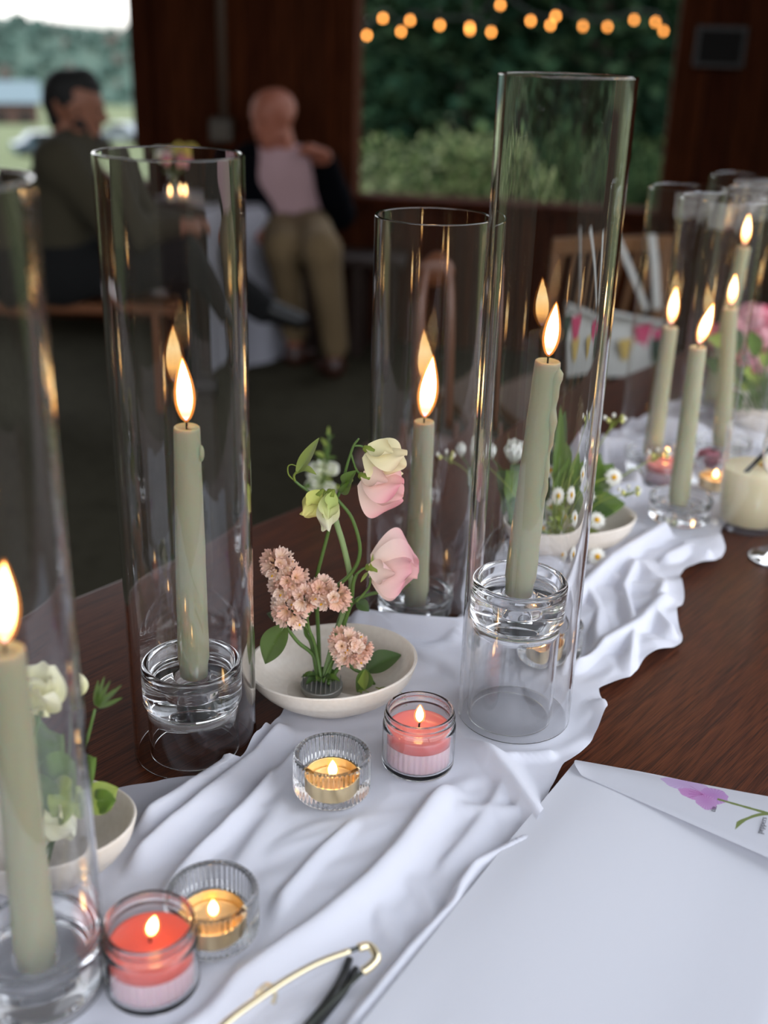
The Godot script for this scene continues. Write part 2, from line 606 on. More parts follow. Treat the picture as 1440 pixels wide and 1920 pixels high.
func outdoors() -> void:
	var g := Geo.new()
	g.grid(70, 70, func(a, b):
		var x := lerpf(-160.0, 110.0, a)
		var z := lerpf(14.0, -190.0, b * b * 0.6 + b * 0.4)
		return Vector3(x, land(x, z), z))
	var grass := mat(Color(0.37, 0.4, 0.235), 1.0)
	grass.albedo_texture = noise_tex(0.03, [Color(0.6, 0.7, 0.55), Color(0.95, 0.95, 0.9), Color(0.8, 0.88, 0.7)], 31, 512)
	grass.uv1_triplanar = true
	grass.uv1_scale = Vector3(0.12, 0.12, 0.12)
	struct("ground", g.mesh(), grass, "pale green meadow sloping down from the pavilion", "meadow")
	var nz := FastNoiseLite.new()
	nz.seed = 4
	nz.frequency = 0.03
	var top := func(x: float, z: float) -> float:
		var ridge := 1.7 - maxf(0.0, x + 62.0) * 0.13 - maxf(0.0, -x - 75.0) * 0.02
		if x > -30.0:
			ridge = -2.46
		var back := clampf((-150.0 - z) / 30.0, 0.0, 1.0)
		back = back * back * (3.0 - 2.0 * back)
		return lerpf(-9.2, ridge, back) + nz.get_noise_2d(x, z) * 1.1 * back
	var h := Geo.new()
	h.grid(80, 24, func(a, b):
		var x := lerpf(-190.0, 120.0, a)
		var z := lerpf(-146.0, -210.0, b)
		return Vector3(x, top.call(x, z), z))
	var hm := mat(Color(0.27, 0.345, 0.3), 1.0)
	hm.albedo_texture = noise_tex(0.03, [Color(0.75, 0.85, 0.8), Color(1, 1, 1), Color(1.0, 0.92, 0.84)], 33, 256)
	hm.uv1_triplanar = true
	hm.uv1_scale = Vector3(0.02, 0.02, 0.02)
	struct("hill", h.mesh(), hm, "long blue-green wooded hill on the horizon at the left", "hill")
	# woods on the hill
	var mm := MultiMesh.new()
	mm.transform_format = MultiMesh.TRANSFORM_3D
	mm.use_colors = true
	mm.mesh = Geo.new().lathe([Vector2(0.25, 0), Vector2(1.0, 0.5), Vector2(0.8, 1.3), Vector2(0.35, 2.0), Vector2(0, 2.4)], 7).mesh()
	mm.instance_count = 900
	for i in 900:
		var x := rng.randf_range(-110, 10)
		var z := rng.randf_range(-150, -184)
		mm.set_instance_transform(i, Transform3D(Basis().scaled(Vector3.ONE * rng.randf_range(0.5, 1.0)), Vector3(x, top.call(x, z) - 0.3, z)))
		mm.set_instance_color(i, Color(0.03, 0.06, 0.045) * rng.randf_range(0.8, 1.3) if rng.randf() > 0.15 else Color(0.08, 0.065, 0.05))
	var wm := mat(Color(1, 1, 1), 0.95)
	wm.vertex_color_use_as_albedo = true
	var woods := MultiMeshInstance3D.new()
	woods.name = "woods"
	woods.multimesh = mm
	woods.material_override = wm
	add_child(woods)
	tag(woods, "distant dark green woods covering the hill at the left", "woods", "", "stuff")

	leaf_mesh()
	# the trees seen through the open bay: [x, z, height, crown radius, leaves, tone]
	var trees := [
		[0.75, -13.5, 6.5, 1.7, 7500, 0, "dense dark green tree behind the string lights, left in the open bay"],
		[2.0, -12.6, 6.8, 1.7, 7500, 0, "dense dark green tree directly behind the tall glass cylinder"],
		[5.3, -14.5, 7.0, 2.3, 7000, 1, "tall mid green tree at the right end of the open bay"],
		[-1.8, -17.0, 7.5, 1.4, 3600, 1, "loose mid green tree at the left edge of the open bay"],
		[1.7, -19.0, 8.5, 2.7, 9000, 0, "broad dark tree farthest back in the open bay"],
		[6.4, -20.0, 8.5, 3.2, 7000, 0, "broad dark tree far back behind the right panel"],
		[2.2, -25.0, 9.0, 3.4, 9000, 0, "dark spreading tree closing the view in the middle of the open bay"],
		[6.9, -26.0, 9.0, 4.2, 8000, 0, "dark spreading tree closing the view at the right of the open bay"],
	]
	for t in trees:
		tree(t)
	# low bushes under the trees, lighter green
	var bushes := [
		[-0.1, -10.2, 0.9, 0.62, 2600, "bright yellow-green bush just above the sill at the left of the bay"],
		[0.85, -10.0, 1.0, 0.6, 2600, "light green bush above the sill beside the short glass cylinder"],
		[1.85, -10.8, 1.25, 0.7, 2600, "mid green bush seen through the tall glass cylinder"],
		[2.9, -10.4, 1.1, 0.7, 2200, "mid green bush at the right end of the sill"],
	]
	for b in bushes:
		bush(b)
	# string lights between the trees
	var s := 0
	var sets := [
		[Vector3(-0.3238, 1.4073, -8.5), Vector3(-0.2179, 1.3147, -8.5), Vector3(-0.1092, 1.4267, -8.5), Vector3(0.0196, 1.3451, -8.5), Vector3(0.0801, 1.4183, -8.5)],
		[Vector3(0.0801, 1.4183, -8.5), Vector3(0.2889, 1.3934, -8.5), Vector3(0.497, 1.3888, -8.5), Vector3(0.6475, 1.3588, -8.5), Vector3(0.6988, 1.533, -8.5)],
		[Vector3(0.4726, 1.557, -8.5), Vector3(0.4982, 1.3684, -8.5), Vector3(0.6988, 1.533, -8.5), Vector3(0.9165, 1.4376, -8.5), Vector3(1.0555, 1.4142, -8.5), Vector3(1.0874, 1.4727, -8.5)],
		[Vector3(1.0874, 1.4727, -8.5), Vector3(1.2817, 1.4136, -8.5), Vector3(1.4522, 1.4148, -8.5), Vector3(1.6319, 1.4638, -8.5), Vector3(1.781, 1.4543, -8.5), Vector3(1.8436, 1.3983, -8.5)],
	]
	var names := ["leftmost strand of warm string lights in the trees", "second strand of string lights, left of the tall cylinder", "string lights strand above the tall cylinder's left rim", "rightmost strand of warm string lights in the trees"]
	for pts in sets:
		var o := thing("string_lights", names[s], "string lights", Vector3.ZERO, 0.0, "string lights in the trees")
		var run := []
		for p in pts:
			run.append(p + Vector3(0, 0.05, 0.0))
		part("wire", Geo.new().tube(smooth(run, 4), 0.004, 0.004, 5).mesh(), M.black, o)
		for i in pts.size():
			if (s == 0 and i == 0) or (s > 0 and i == 0):
				continue
			var p: Vector3 = pts[i]
			var b := part("bulb", Geo.new().lathe([Vector2(0, -0.018), Vector2(0.009, -0.014), Vector2(0.0125, -0.003), Vector2(0.009, 0.009), Vector2(0.005, 0.016), Vector2(0, 0.017)], 10).mesh(), glow(Color(1.0, 0.64, 0.3), 11.0 if s < 3 else 8.5), o, Transform3D(Basis(), p))
			part("socket", Geo.new().lathe([Vector2(0, 0.016), Vector2(0.007, 0.016), Vector2(0.007, 0.04), Vector2(0, 0.045)], 8).mesh(), M.black, b)
			var l := OmniLight3D.new()
			l.name = "bulb_light"
			l.light_color = Color(1.0, 0.7, 0.4)
			l.light_energy = 0.004
			l.light_size = 0.01
			l.omni_range = 6.0
			l.omni_attenuation = 2.0
			l.shadow_enabled = true
			b.add_child(l)
		s += 1
	# farm buildings and vehicles in the meadow at the left
	var house := thing("farmhouse", "small far farmhouse with brown walls and a pale blue roof at the left edge", "house", Vector3(-17.5565, -3.0026, -54.0609), 0.4)
	part("wall", box(Vector3(2.2, 1.3, 1.6), 0.03), mat(Color(0.3, 0.22, 0.19), 0.9), house, at(0, 0.3, 0))
	var roof := Geo.new().slab(PackedVector2Array([Vector2(-0.95, 0), Vector2(0, 0.9), Vector2(0.95, 0)]), -1.3, 1.3)
	part("roof", roof.mesh(false), mat(Color(0.42, 0.48, 0.5), 0.9), house, Transform3D(Basis(Vector3(0, 0, 1), Vector3(1, 0, 0), Vector3(0, 1, 0)), Vector3(0, 0.95, 0)))
	for wx in [-0.6, 0.5]:
		part("window", box(Vector3(0.4, 0.5, 0.06), 0.01), mat(Color(0.12, 0.13, 0.14), 0.2), house, at(wx, 0.35, 0.8))
	far_car(Vector3(-8.8835, -1.763, -29.3511), Color(0.3, 0.37, 0.42), 0.5, "pale blue parked car beyond the dark-haired guest's back")
	far_car(Vector3(-8.3267, -2.0152, -35.9884), Color(0.5, 0.53, 0.55), -0.3, "white parked car between the dark-haired guest's face and the boarded panel")


func far_car(p: Vector3, c: Color, turn: float, label: String) -> void:
	var o := thing("parked_car", label, "car", p, turn, "parked cars in the meadow")
	o.scale = Vector3.ONE * 0.72
	var prof := [Vector2(-0.95, 0.15), Vector2(-0.97, 0.42), Vector2(-0.62, 0.5), Vector2(-0.36, 0.78), Vector2(0.3, 0.8), Vector2(0.62, 0.52), Vector2(0.95, 0.45), Vector2(0.98, 0.15)]
	part("body", Geo.new().slab(PackedVector2Array(prof), -0.4, 0.4).mesh(false), mat(c, 0.25), o, Transform3D(Basis(Vector3(1, 0, 0), Vector3(0, 0, 1), Vector3(0, 1, 0)), Vector3.ZERO))
	for s in [-1, 1]:
		var wn := Geo.new().slab(PackedVector2Array([Vector2(-0.5, 0.52), Vector2(-0.32, 0.73), Vector2(0.27, 0.75), Vector2(0.5, 0.54)]), -0.01, 0.01)
		part("side_window", wn.mesh(false), mat(Color(0.08, 0.09, 0.1), 0.1), o, Transform3D(Basis(Vector3(1, 0, 0), Vector3(0, 0, 1), Vector3(0, 1, 0)), Vector3(0, 0, 0.4 * s)))
		for x in [-0.58, 0.6]:
			part("wheel", Geo.new().lathe([Vector2(0, -0.07), Vector2(0.17, -0.07), Vector2(0.19, 0), Vector2(0.17, 0.07), Vector2(0, 0.07)], 14).mesh(), M.black, o, Transform3D(Basis(Vector3.RIGHT, PI / 2), Vector3(x, 0.19, 0.36 * s)))


func leaf_mesh() -> void:
	var g := Geo.new().grid(4, 2, func(a, b): return Vector3((b - 0.5) * sin(PI * (0.08 + 0.92 * a)) * 0.62, 0.12 * sin(PI * a) - 0.2 * absf(b - 0.5), a))
	meshes.leaf = g.mesh()
	M.tree_leaf = leafy(Color(1, 1, 1), 0.45)
	M.tree_leaf.vertex_color_use_as_albedo = true
	M.tree_leaf.roughness = 0.9
	M.tree_leaf.metallic_specular = 0.12
	M.bark = mat(Color(0.2, 0.16, 0.12), 0.9)


func foliage(parent: Node, spots: Array, count: int, size: float, tones: Array) -> void:
	var mm := MultiMesh.new()
	mm.transform_format = MultiMesh.TRANSFORM_3D
	mm.use_colors = true
	mm.mesh = meshes.leaf
	mm.instance_count = count
	for i in count:
		var s: Array = spots[rng.randi() % spots.size()]
		var d := Vector3(rng.randfn(), rng.randfn(), rng.randfn()).normalized() * pow(rng.randf(), 0.45)
		var p: Vector3 = s[0] + d * s[1]
		var b := Basis.from_euler(Vector3(rng.randf_range(-1.2, 0.6), rng.randf() * TAU, rng.randf_range(-0.6, 0.6))).scaled(Vector3.ONE * size * rng.randf_range(0.7, 1.4))
		mm.set_instance_transform(i, Transform3D(b, p))
		var c: Color = tones[rng.randi() % tones.size()]
		mm.set_instance_color(i, c * rng.randf_range(0.75, 1.25))
	var o := MultiMeshInstance3D.new()
	o.name = "foliage"
	o.multimesh = mm
	o.material_override = M.tree_leaf
	o.set_meta("kind", "stuff")
	parent.add_child(o, true)


func tree(t: Array) -> void:
	var base := Vector3(t[0], land(t[0], t[1]) - 0.05, t[1])
	var o := thing("tree", t[6], "tree", base, 0.0, "trees beyond the open bay")
	var h: float = t[2]
	part("trunk", Geo.new().tube(smooth([Vector3.ZERO, Vector3(0.08, h * 0.3, 0.05), Vector3(-0.05, h * 0.6, 0), Vector3(0.05, h * 0.9, 0)], 4), 0.17, 0.03, 9).mesh(), M.bark, o)
	var spots := []
	for k in 16:
		var a := k * 2.4
		var y := h * (0.12 + 0.86 * (k + 0.5) / 16.0)
		var reach: float = t[3] * (0.35 + 0.65 * sin(PI * clampf(y / h * 0.8 + 0.15, 0, 1))) * rng.randf_range(0.6, 1.0)
		var tip := Vector3(cos(a) * reach, y, sin(a) * reach)
		part("branch", Geo.new().tube(smooth([Vector3(0, y * 0.75, 0), tip * Vector3(0.5, 0.95, 0.5), tip], 3), 0.05, 0.012, 6).mesh(), M.bark, o)
		spots.append([tip * Vector3(0.85, 1, 0.85), t[3] * rng.randf_range(0.35, 0.6)])
	var tones := [[Color(0.012, 0.032, 0.018), Color(0.02, 0.046, 0.022), Color(0.034, 0.062, 0.03)], [Color(0.04, 0.075, 0.03), Color(0.055, 0.09, 0.035), Color(0.024, 0.055, 0.028)]]
	foliage(o, spots, t[4], 0.17 if t[1] > -18.0 else 0.26, tones[t[5]])


func bush(b: Array) -> void:
	var o := thing("bush", b[5], "bush", Vector3(b[0], land(b[0], b[1]) - 0.03, b[1]), 0.0, "bushes outside the open bay")
	var spots := []
	for k in 7:
		var a := k * 2.4
		var tip := Vector3(cos(a) * b[3] * 0.7, b[2] * (0.35 + 0.6 * rng.randf()), sin(a) * b[3] * 0.6)
		part("stem", Geo.new().tube(smooth([Vector3.ZERO, tip * Vector3(0.4, 0.6, 0.4), tip], 3), 0.018, 0.006, 6).mesh(), M.bark, o)
		spots.append([tip, b[3] * 0.5])
	foliage(o, spots, b[4], 0.06, [Color(0.1, 0.14, 0.05), Color(0.19, 0.21, 0.1), Color(0.03, 0.055, 0.022)] if b[0] < 1.5 else [Color(0.035, 0.065, 0.025), Color(0.06, 0.09, 0.035), Color(0.02, 0.042, 0.018)])


# ---------------------------------------------------------------- the table and its runner

func tp(s: float, u: float, h := 0.0) -> Vector3:
	return TD * s + TN * u + Vector3(0, T + h, 0)


func edge_at(list: Array, s: float) -> float:
	if s <= list[0].x:
		return list[0].y
	for i in list.size() - 1:
		if s <= list[i + 1].x:
			var t: float = (s - list[i].x) / maxf(1e-5, list[i + 1].x - list[i].x)
			t = lerpf(t, t * t * (3.0 - 2.0 * t), 0.5)
			return lerpf(list[i].y, list[i + 1].y, t)
	return list[-1].y


func table_and_cloth() -> void:
	var o := thing("dining_table", "long walnut brown dining table under the white runner and candles", "table")
	var g := Geo.new()
	var first := 0
	var s0 := -0.75
	var s1 := 2.3
	var u0 := -0.938
	var u1 := 0.06
	# a slab with rounded edges, its grain along its length
	var prof := rounded([Vector3(u0, -0.032, 0), Vector3(u0, 0, 0.006), Vector3(u1, 0, 0.006), Vector3(u1, -0.032, 0)])
	var n := prof.size()
	for k in 2:
		for q in prof:
			var s := s0 if k == 0 else s1
			g.v.append(tp(s, q.x, q.y))
			g.uv.append(Vector2(s, q.x + q.y))
	for j in n:
		var j2 := (j + 1) % n
		g.ix.append_array([j, j2, n + j, j2, n + j2, n + j])
	for j in range(1, n - 1):
		g.ix.append_array([0, j + 1, j, n, n + j, n + j + 1])
	g.outward(first)
	part("table_top", g.mesh(), M.table, o)
	for c in [[s0 + 0.15, u0 + 0.1], [s0 + 0.15, u1 - 0.1], [s1 - 0.15, u0 + 0.1], [s1 - 0.15, u1 - 0.1]]:
		var p := tp(c[0], c[1])
		part("leg", box(Vector3(0.07, T - 0.032, 0.07), 0.005), M.dark_wood, o, Transform3D(Basis(Vector3.UP, 0.689), Vector3(p.x, (T - 0.032) / 2, p.z)))
	runner()


var cloth_h := PackedFloat32Array()

func runner() -> void:
	var left := [Vector2(0.3130, -0.6438), Vector2(0.3846, -0.6407), Vector2(0.4332, -0.6276), Vector2(0.4651, -0.6097), Vector2(0.5193, -0.5734), Vector2(0.5555, -0.5888), Vector2(0.5895, -0.6039), Vector2(0.6630, -0.6459), Vector2(0.7767, -0.6863), Vector2(0.7796, -0.6595), Vector2(0.7933, -0.6317), Vector2(0.8300, -0.5841), Vector2(0.9142, -0.6280), Vector2(1.0331, -0.6743), Vector2(1.2134, -0.7301), Vector2(1.4658, -0.7771), Vector2(1.6009, -0.7859), Vector2(1.7180, -0.7883), Vector2(1.8381, -0.7767)]
	var right := [Vector2(0.3382, -0.2968), Vector2(0.4107, -0.2919), Vector2(0.4887, -0.3077), Vector2(0.5536, -0.3259), Vector2(0.6263, -0.3502), Vector2(0.6723, -0.3686), Vector2(0.7075, -0.3781), Vector2(0.7163, -0.3772), Vector2(0.7545, -0.3778), Vector2(0.8037, -0.3917), Vector2(0.8320, -0.4164), Vector2(0.8760, -0.4078), Vector2(0.9644, -0.4025), Vector2(1.0370, -0.4333), Vector2(1.1004, -0.4681), Vector2(1.2050, -0.4601), Vector2(1.2836, -0.5031), Vector2(1.4343, -0.5009), Vector2(1.6713, -0.4666), Vector2(1.9226, -0.4232)]
	left.push_front(Vector2(0.0, -0.62))
	right.push_front(Vector2(0.0, -0.25))
	# folds: run of points in (s, u), half width, height
	var folds := [
		[[Vector2(0.6305, -0.4317), Vector2(0.5925, -0.4271), Vector2(0.5299, -0.4114), Vector2(0.4859, -0.4050), Vector2(0.4345, -0.4037), Vector2(0.3869, -0.4069), Vector2(0.3331, -0.4084), Vector2(0.2801, -0.4092)], 0.014, 0.013],
		[[Vector2(0.6755, -0.4094), Vector2(0.6240, -0.3924), Vector2(0.5796, -0.3836), Vector2(0.5245, -0.3744)], 0.010, 0.006],
		[[Vector2(0.5986, -0.5932), Vector2(0.5341, -0.5702), Vector2(0.4817, -0.5644), Vector2(0.4250, -0.5549), Vector2(0.3734, -0.5426)], 0.008, 0.016],
		[[Vector2(0.5951, -0.5607), Vector2(0.5357, -0.5467), Vector2(0.4800, -0.5317), Vector2(0.4188, -0.5174), Vector2(0.3727, -0.5032)], 0.006, 0.012],
		[[Vector2(0.5859, -0.6071), Vector2(0.5187, -0.5794), Vector2(0.4581, -0.5754), Vector2(0.4076, -0.5741)], 0.007, 0.019],
		[[Vector2(0.6150, -0.5475), Vector2(0.5488, -0.5350), Vector2(0.4883, -0.5108), Vector2(0.4285, -0.4881), Vector2(0.3624, -0.4686)], 0.010, 0.005],
		[[Vector2(0.5508, -0.4610), Vector2(0.4891, -0.4550), Vector2(0.4388, -0.4440), Vector2(0.3835, -0.4236), Vector2(0.3316, -0.3971)], 0.008, 0.007],
		[[Vector2(0.6947, -0.4883), Vector2(0.6776, -0.4410), Vector2(0.6513, -0.3930), Vector2(0.6287, -0.3576), Vector2(0.6128, -0.3376)], 0.012, 0.013],
		[[Vector2(0.6208, -0.3379), Vector2(0.5876, -0.3474), Vector2(0.5485, -0.3561), Vector2(0.5234, -0.3510), Vector2(0.5055, -0.3433), Vector2(0.4533, -0.3393), Vector2(0.4013, -0.3316), Vector2(0.3527, -0.3271)], 0.009, 0.014],
		[[Vector2(0.6359, -0.3669), Vector2(0.6177, -0.3851), Vector2(0.5987, -0.4130), Vector2(0.5767, -0.4226)], 0.009, 0.007],
		[[Vector2(0.5118, -0.3988), Vector2(0.5021, -0.3687), Vector2(0.4838, -0.3357)], 0.010, 0.005],
		[[Vector2(0.4834, -0.3976), Vector2(0.4623, -0.3746), Vector2(0.4521, -0.3427)], 0.009, 0.005],
		[[Vector2(0.7535, -0.6729), Vector2(0.7721, -0.6529), Vector2(0.7873, -0.6264), Vector2(0.8023, -0.6002), Vector2(0.8228, -0.5716), Vector2(0.8718, -0.5831)], 0.012, 0.02],
		[[Vector2(0.7635, -0.5963), Vector2(0.7644, -0.5503), Vector2(0.7501, -0.4956), Vector2(0.7646, -0.4402), Vector2(0.7511, -0.3926)], 0.014, 0.006],
		[[Vector2(0.6559, -0.4281), Vector2(0.6897, -0.4132), Vector2(0.7144, -0.3862)], 0.010, 0.008],
		[[Vector2(0.7513, -0.3687), Vector2(0.7906, -0.3837), Vector2(0.8178, -0.4060)], 0.010, 0.008],
		[[Vector2(0.9006, -0.5352), Vector2(0.9627, -0.5211), Vector2(1.0693, -0.5360), Vector2(1.1719, -0.5352), Vector2(1.2818, -0.5394)], 0.013, 0.02],
		[[Vector2(0.8315, -0.4536), Vector2(0.8919, -0.4476), Vector2(0.9570, -0.4412), Vector2(1.0600, -0.4538)], 0.012, 0.017],
		[[Vector2(0.8649, -0.4030), Vector2(0.9532, -0.4453), Vector2(1.0212, -0.4953), Vector2(1.1169, -0.5273)], 0.009, 0.014],
		[[Vector2(0.9650, -0.4025), Vector2(0.9984, -0.4476), Vector2(1.0781, -0.4728)], 0.009, 0.013],
		[[Vector2(1.1773, -0.4605), Vector2(1.1747, -0.4940), Vector2(1.1076, -0.5014)], 0.009, 0.014],
		[[Vector2(1.0114, -0.5437), Vector2(0.9572, -0.4916), Vector2(0.8696, -0.4464)], 0.010, 0.012],
		[[Vector2(1.3486, -0.7206), Vector2(1.4060, -0.7023), Vector2(1.4397, -0.6588)], 0.03, 0.045],
		[[Vector2(1.5211, -0.7456), Vector2(1.5509, -0.6798), Vector2(1.5120, -0.5850)], 0.03, 0.03],
		[[Vector2(1.2356, -0.6456), Vector2(1.2878, -0.6275), Vector2(1.3848, -0.6717)], 0.02, 0.022],
	]
	var ns := 520
	var nu := 130
	var sa := 0.02
	var sb := 2.15
	var h := PackedFloat32Array()
	h.resize((ns + 1) * (nu + 1))
	var su := PackedVector2Array()
	su.resize(h.size())
	var fine := FastNoiseLite.new()
	fine.seed = 3
	fine.frequency = 1.0
	fine.fractal_octaves = 2
	var lo := PackedFloat32Array()
	var hi := PackedFloat32Array()
	for i in ns + 1:
		var s := lerpf(sa, sb, float(i) / ns)
		lo.append(edge_at(left, s))
		hi.append(edge_at(right, s) + 0.004 * sin(s * 60.0) * smoothstep(0.8, 0.9, s))
		for j in nu + 1:
			var u := lerpf(lo[i], hi[i], float(j) / nu)
			su[i * (nu + 1) + j] = Vector2(s, u)
			var far := smoothstep(0.78, 1.0, s)
			var a := fine.get_noise_2d(s * 7.0 + u * 5.0, u * 26.0 - s * 12.0) * 0.003
			var b := (1.0 - absf(fine.get_noise_2d(s * 8.0 + 9.0, u * 9.0)) * 2.0) * 0.008
			h[i * (nu + 1) + j] = 0.003 + maxf(0.0, a + 0.002) + far * maxf(b, 0.0)
	for f in folds:
		var pts: Array = f[0]
		var w: float = f[1]
		for k in pts.size() - 1:
			var p: Vector2 = pts[k]
			var q: Vector2 = pts[k + 1]
			var smin := minf(p.x, q.x) - 2.6 * w
			var smax := maxf(p.x, q.x) + 2.6 * w
			for i in range(maxi(0, int((smin - sa) / (sb - sa) * ns)), mini(ns, int((smax - sa) / (sb - sa) * ns) + 1) + 1):
				var span := hi[i] - lo[i]
				var j0 := maxi(0, int((minf(p.y, q.y) - 2.6 * w - lo[i]) / span * nu))
				var j1 := mini(nu, int((maxf(p.y, q.y) + 2.6 * w - lo[i]) / span * nu) + 1)
				for j in range(j0, j1 + 1):
					var c := su[i * (nu + 1) + j]
					var t := clampf((c - p).dot(q - p) / (q - p).length_squared(), 0, 1)
					var e := c - p - (q - p) * t
					# steeper on one side, as a fold lies over
					var side := (q - p).cross(e)
					var ww := w * (0.5 if side > 0.0 else 1.3)
					var d := e.length() / ww
					if d < 2.6:
						var along := (k + t) / (pts.size() - 1)
						var fade := smoothstep(0.0, 0.12, along) * smoothstep(0.0, 0.12, 1.0 - along)
						var lift: float = f[2] * 1.15 * fade * exp(-d * d * 0.9) + 0.003
						var at_ := i * (nu + 1) + j
						h[at_] = maxf(h[at_], lift)
	# the things standing on it press it flat
	for r in resting():
		var cs: float = r[0].dot(TD)
		var cu: float = r[0].dot(TN)
		var rad: float = r[1]
		for i in range(maxi(0, int((cs - rad - 0.03 - sa) / (sb - sa) * ns)), mini(ns, int((cs + rad + 0.03 - sa) / (sb - sa) * ns) + 1) + 1):
			for j in nu + 1:
				var c := su[i * (nu + 1) + j]
				var d := Vector2(c.x - cs, c.y - cu).length()
				if d < rad + 0.022:
					var at_ := i * (nu + 1) + j
					h[at_] = lerpf(0.002, h[at_], smoothstep(rad + 0.002, rad + 0.022, d))
	# soften once
	var h2 := h.duplicate()
	for i in range(1, ns):
		for j in range(1, nu):
			var k := i * (nu + 1) + j
			h2[k] = (h[k] * 4.0 + h[k - 1] + h[k + 1] + h[k - nu - 1] + h[k + nu + 1]) / 8.0
	var g := Geo.new()
	for i in ns + 1:
		for j in nu + 1:
			var k := i * (nu + 1) + j
			var c := su[k]
			var edge := minf(j, nu - j) / float(nu)
			g.v.append(tp(c.x, c.y, h2[k] + 0.0012))
			g.uv.append(c * 10.0)
			# a single layer along the left hem lets the wood show
			var single := (1.0 - smoothstep(0.08, 0.2, float(j) / nu)) * (1.0 - smoothstep(0.5, 0.62, c.x))
			g.col.append(Color(1, 1, 1, lerpf(0.97, 0.55, single)))
	for i in ns:
		for j in nu:
			var a := i * (nu + 1) + j
			g.ix.append_array([a, a + 1, a + nu + 1, a + 1, a + nu + 2, a + nu + 1])
	var o := part("table_runner", g.mesh(), M.gauze, self)
	tag(o, "crumpled white gauze runner lying along the walnut table under the candles", "table runner")


# centres and radii of what stands on the runner
func resting() -> Array:
	return [
		[Vector3(-0.0361, 0.77, -0.753), 0.031], [Vector3(0.0349, 0.77, -0.793), 0.032], [Vector3(-0.1088, 0.77, -0.5935), 0.031], [Vector3(-0.1395, 0, -0.542), 0.033], [Vector3(0.1709, 0.77, -0.9848), 0.031],
		[Vector3(0.121, 0, -0.866), 0.053], [Vector3(0.38, 0, -1.33), 0.053], [Vector3(0.381, 0, -1.5), 0.053], [Vector3(0.495, 0, -1.555), 0.053], [Vector3(0.52, 0, -1.75), 0.053],
		[Vector3(-0.216, 0, -0.54), 0.05], [Vector3(-0.046, 0, -0.885), 0.046], [Vector3(0.3896, 0.77, -1.4637), 0.033], [Vector3(0.4584, 0.77, -1.4551), 0.031], [Vector3(0.6491, 0.77, -1.8792), 0.031], [Vector3(0.2374, 0.77, -1.2561), 0.05],
		[Vector3(-0.243, 0, -0.64), 0.045],
	]


# ---------------------------------------------------------------- glass and candles

func glass_cylinder(p: Vector3, r: float, h: float, label: String, thin := false) -> void:
	var wall := 0.0028
	var prof := rounded([Vector3(r - wall, 0, 0.001), Vector3(r, 0, 0.001), Vector3(r, h, 0.0014), Vector3(r - wall, h, 0.0014)], true)
	if thin:
		prof = [Vector2(r, 0), Vector2(r, h * 0.5), Vector2(r, h - 0.003), Vector2(r - 0.0004, h - 0.0008), Vector2(r - 0.0014, h), Vector2(r - 0.0024, h - 0.0008), Vector2(r - wall, h - 0.003)]
	var o := part("glass_cylinder", Geo.new().lathe(prof, 96, not thin).mesh(), M.pane if thin else M.glass, self, Transform3D(Basis(), p))
	tag(o, label, "glass cylinder", "clear glass candle cylinders")


func candle_holder(p: Vector3, h: float, r: float, label: String, group := "clear glass candle holders inside the cylinders") -> void:
	# a thick ring with a socket for the taper, on a hollow foot open below
	var ring := minf(0.034, h - 0.004)
	var prof: Array
	if h > 0.05:
		prof = [Vector3(0, h - 0.03, 0), Vector3(0.0135, h - 0.03, 0.002), Vector3(0.0138, h - 0.015, 0.003), Vector3(r - 0.0075, h - 0.013, 0.004), Vector3(r - 0.0065, h, 0.0028), Vector3(r, h, 0.0028), Vector3(r, h - ring, 0.005),
			Vector3(r - 0.003, h - ring - 0.003, 0.002), Vector3(r - 0.0035, 0.0, 0.0012), Vector3(r - 0.0062, 0.0, 0.0012), Vector3(r - 0.0066, h - ring - 0.006, 0.008), Vector3(0, h - ring - 0.002, 0)]
	else:
		prof = [Vector3(0, 0.006, 0), Vector3(0.0135, 0.006, 0.002), Vector3(0.0138, h * 0.55, 0.003), Vector3(r - 0.0075, h * 0.6, 0.004), Vector3(r - 0.0055, h, 0.0026), Vector3(r, h, 0.0026), Vector3(r - 0.002, 0, 0.004), Vector3(0, 0, 0)]
	var o := part("candle_holder", Geo.new().lathe(rounded(prof), 72).mesh(), M.glass, self, Transform3D(Basis(), p))
	tag(o, label, "candle holder", group)


func flame(parent: Node3D, p: Vector3, h: float, lean: Vector3, energy := 0.000005, wide := 0.13) -> void:
	var prof := []
	for k in 15:
		var t := k / 14.0
		var r: float = h * wide * pow(sin(PI * pow(t, 0.78)), 0.95) * (1.0 - 0.1 * t) * 0.98
		prof.append(Vector2(maxf(r, 0.0), h * t))
	prof[0].x = 0.0
	prof[14].x = 0.0
	var y := (Vector3.UP + lean).normalized()
	var x := y.cross(Vector3.BACK).normalized()
	var b := Basis(x, y, x.cross(y))
	var f := part("flame", Geo.new().lathe(prof, 16).mesh(), M.flame, parent, Transform3D(b, p))
	var prof2 := []
	for q in prof:
		prof2.append(Vector2(q.x * 1.28 + (0.0006 if q.x > 0 else 0.0), q.y * 1.07 - h * 0.03))
	part("flame_edge", Geo.new().lathe(prof2, 16).mesh(), M.sheath, f)
	var l := OmniLight3D.new()
	l.name = "flame_light"
	l.light_color = Color(1.0, 0.8, 0.57)
	l.light_energy = energy
	l.light_size = 0.005
	l.omni_range = 8.0
	l.omni_attenuation = 2.0
	l.shadow_enabled = true
	l.position = Vector3(0, h * 0.42, 0)
	f.add_child(l)


func wick(parent: Node3D, p: Vector3, h: float, bend: Vector3) -> void:
	part("wick", Geo.new().tube(smooth([p - Vector3(0, 0.003, 0), p + Vector3(0, h * 0.5, 0), p + Vector3(0, h, 0) + bend], 4), 0.0009, 0.0007, 6).mesh(), M.wick, parent)


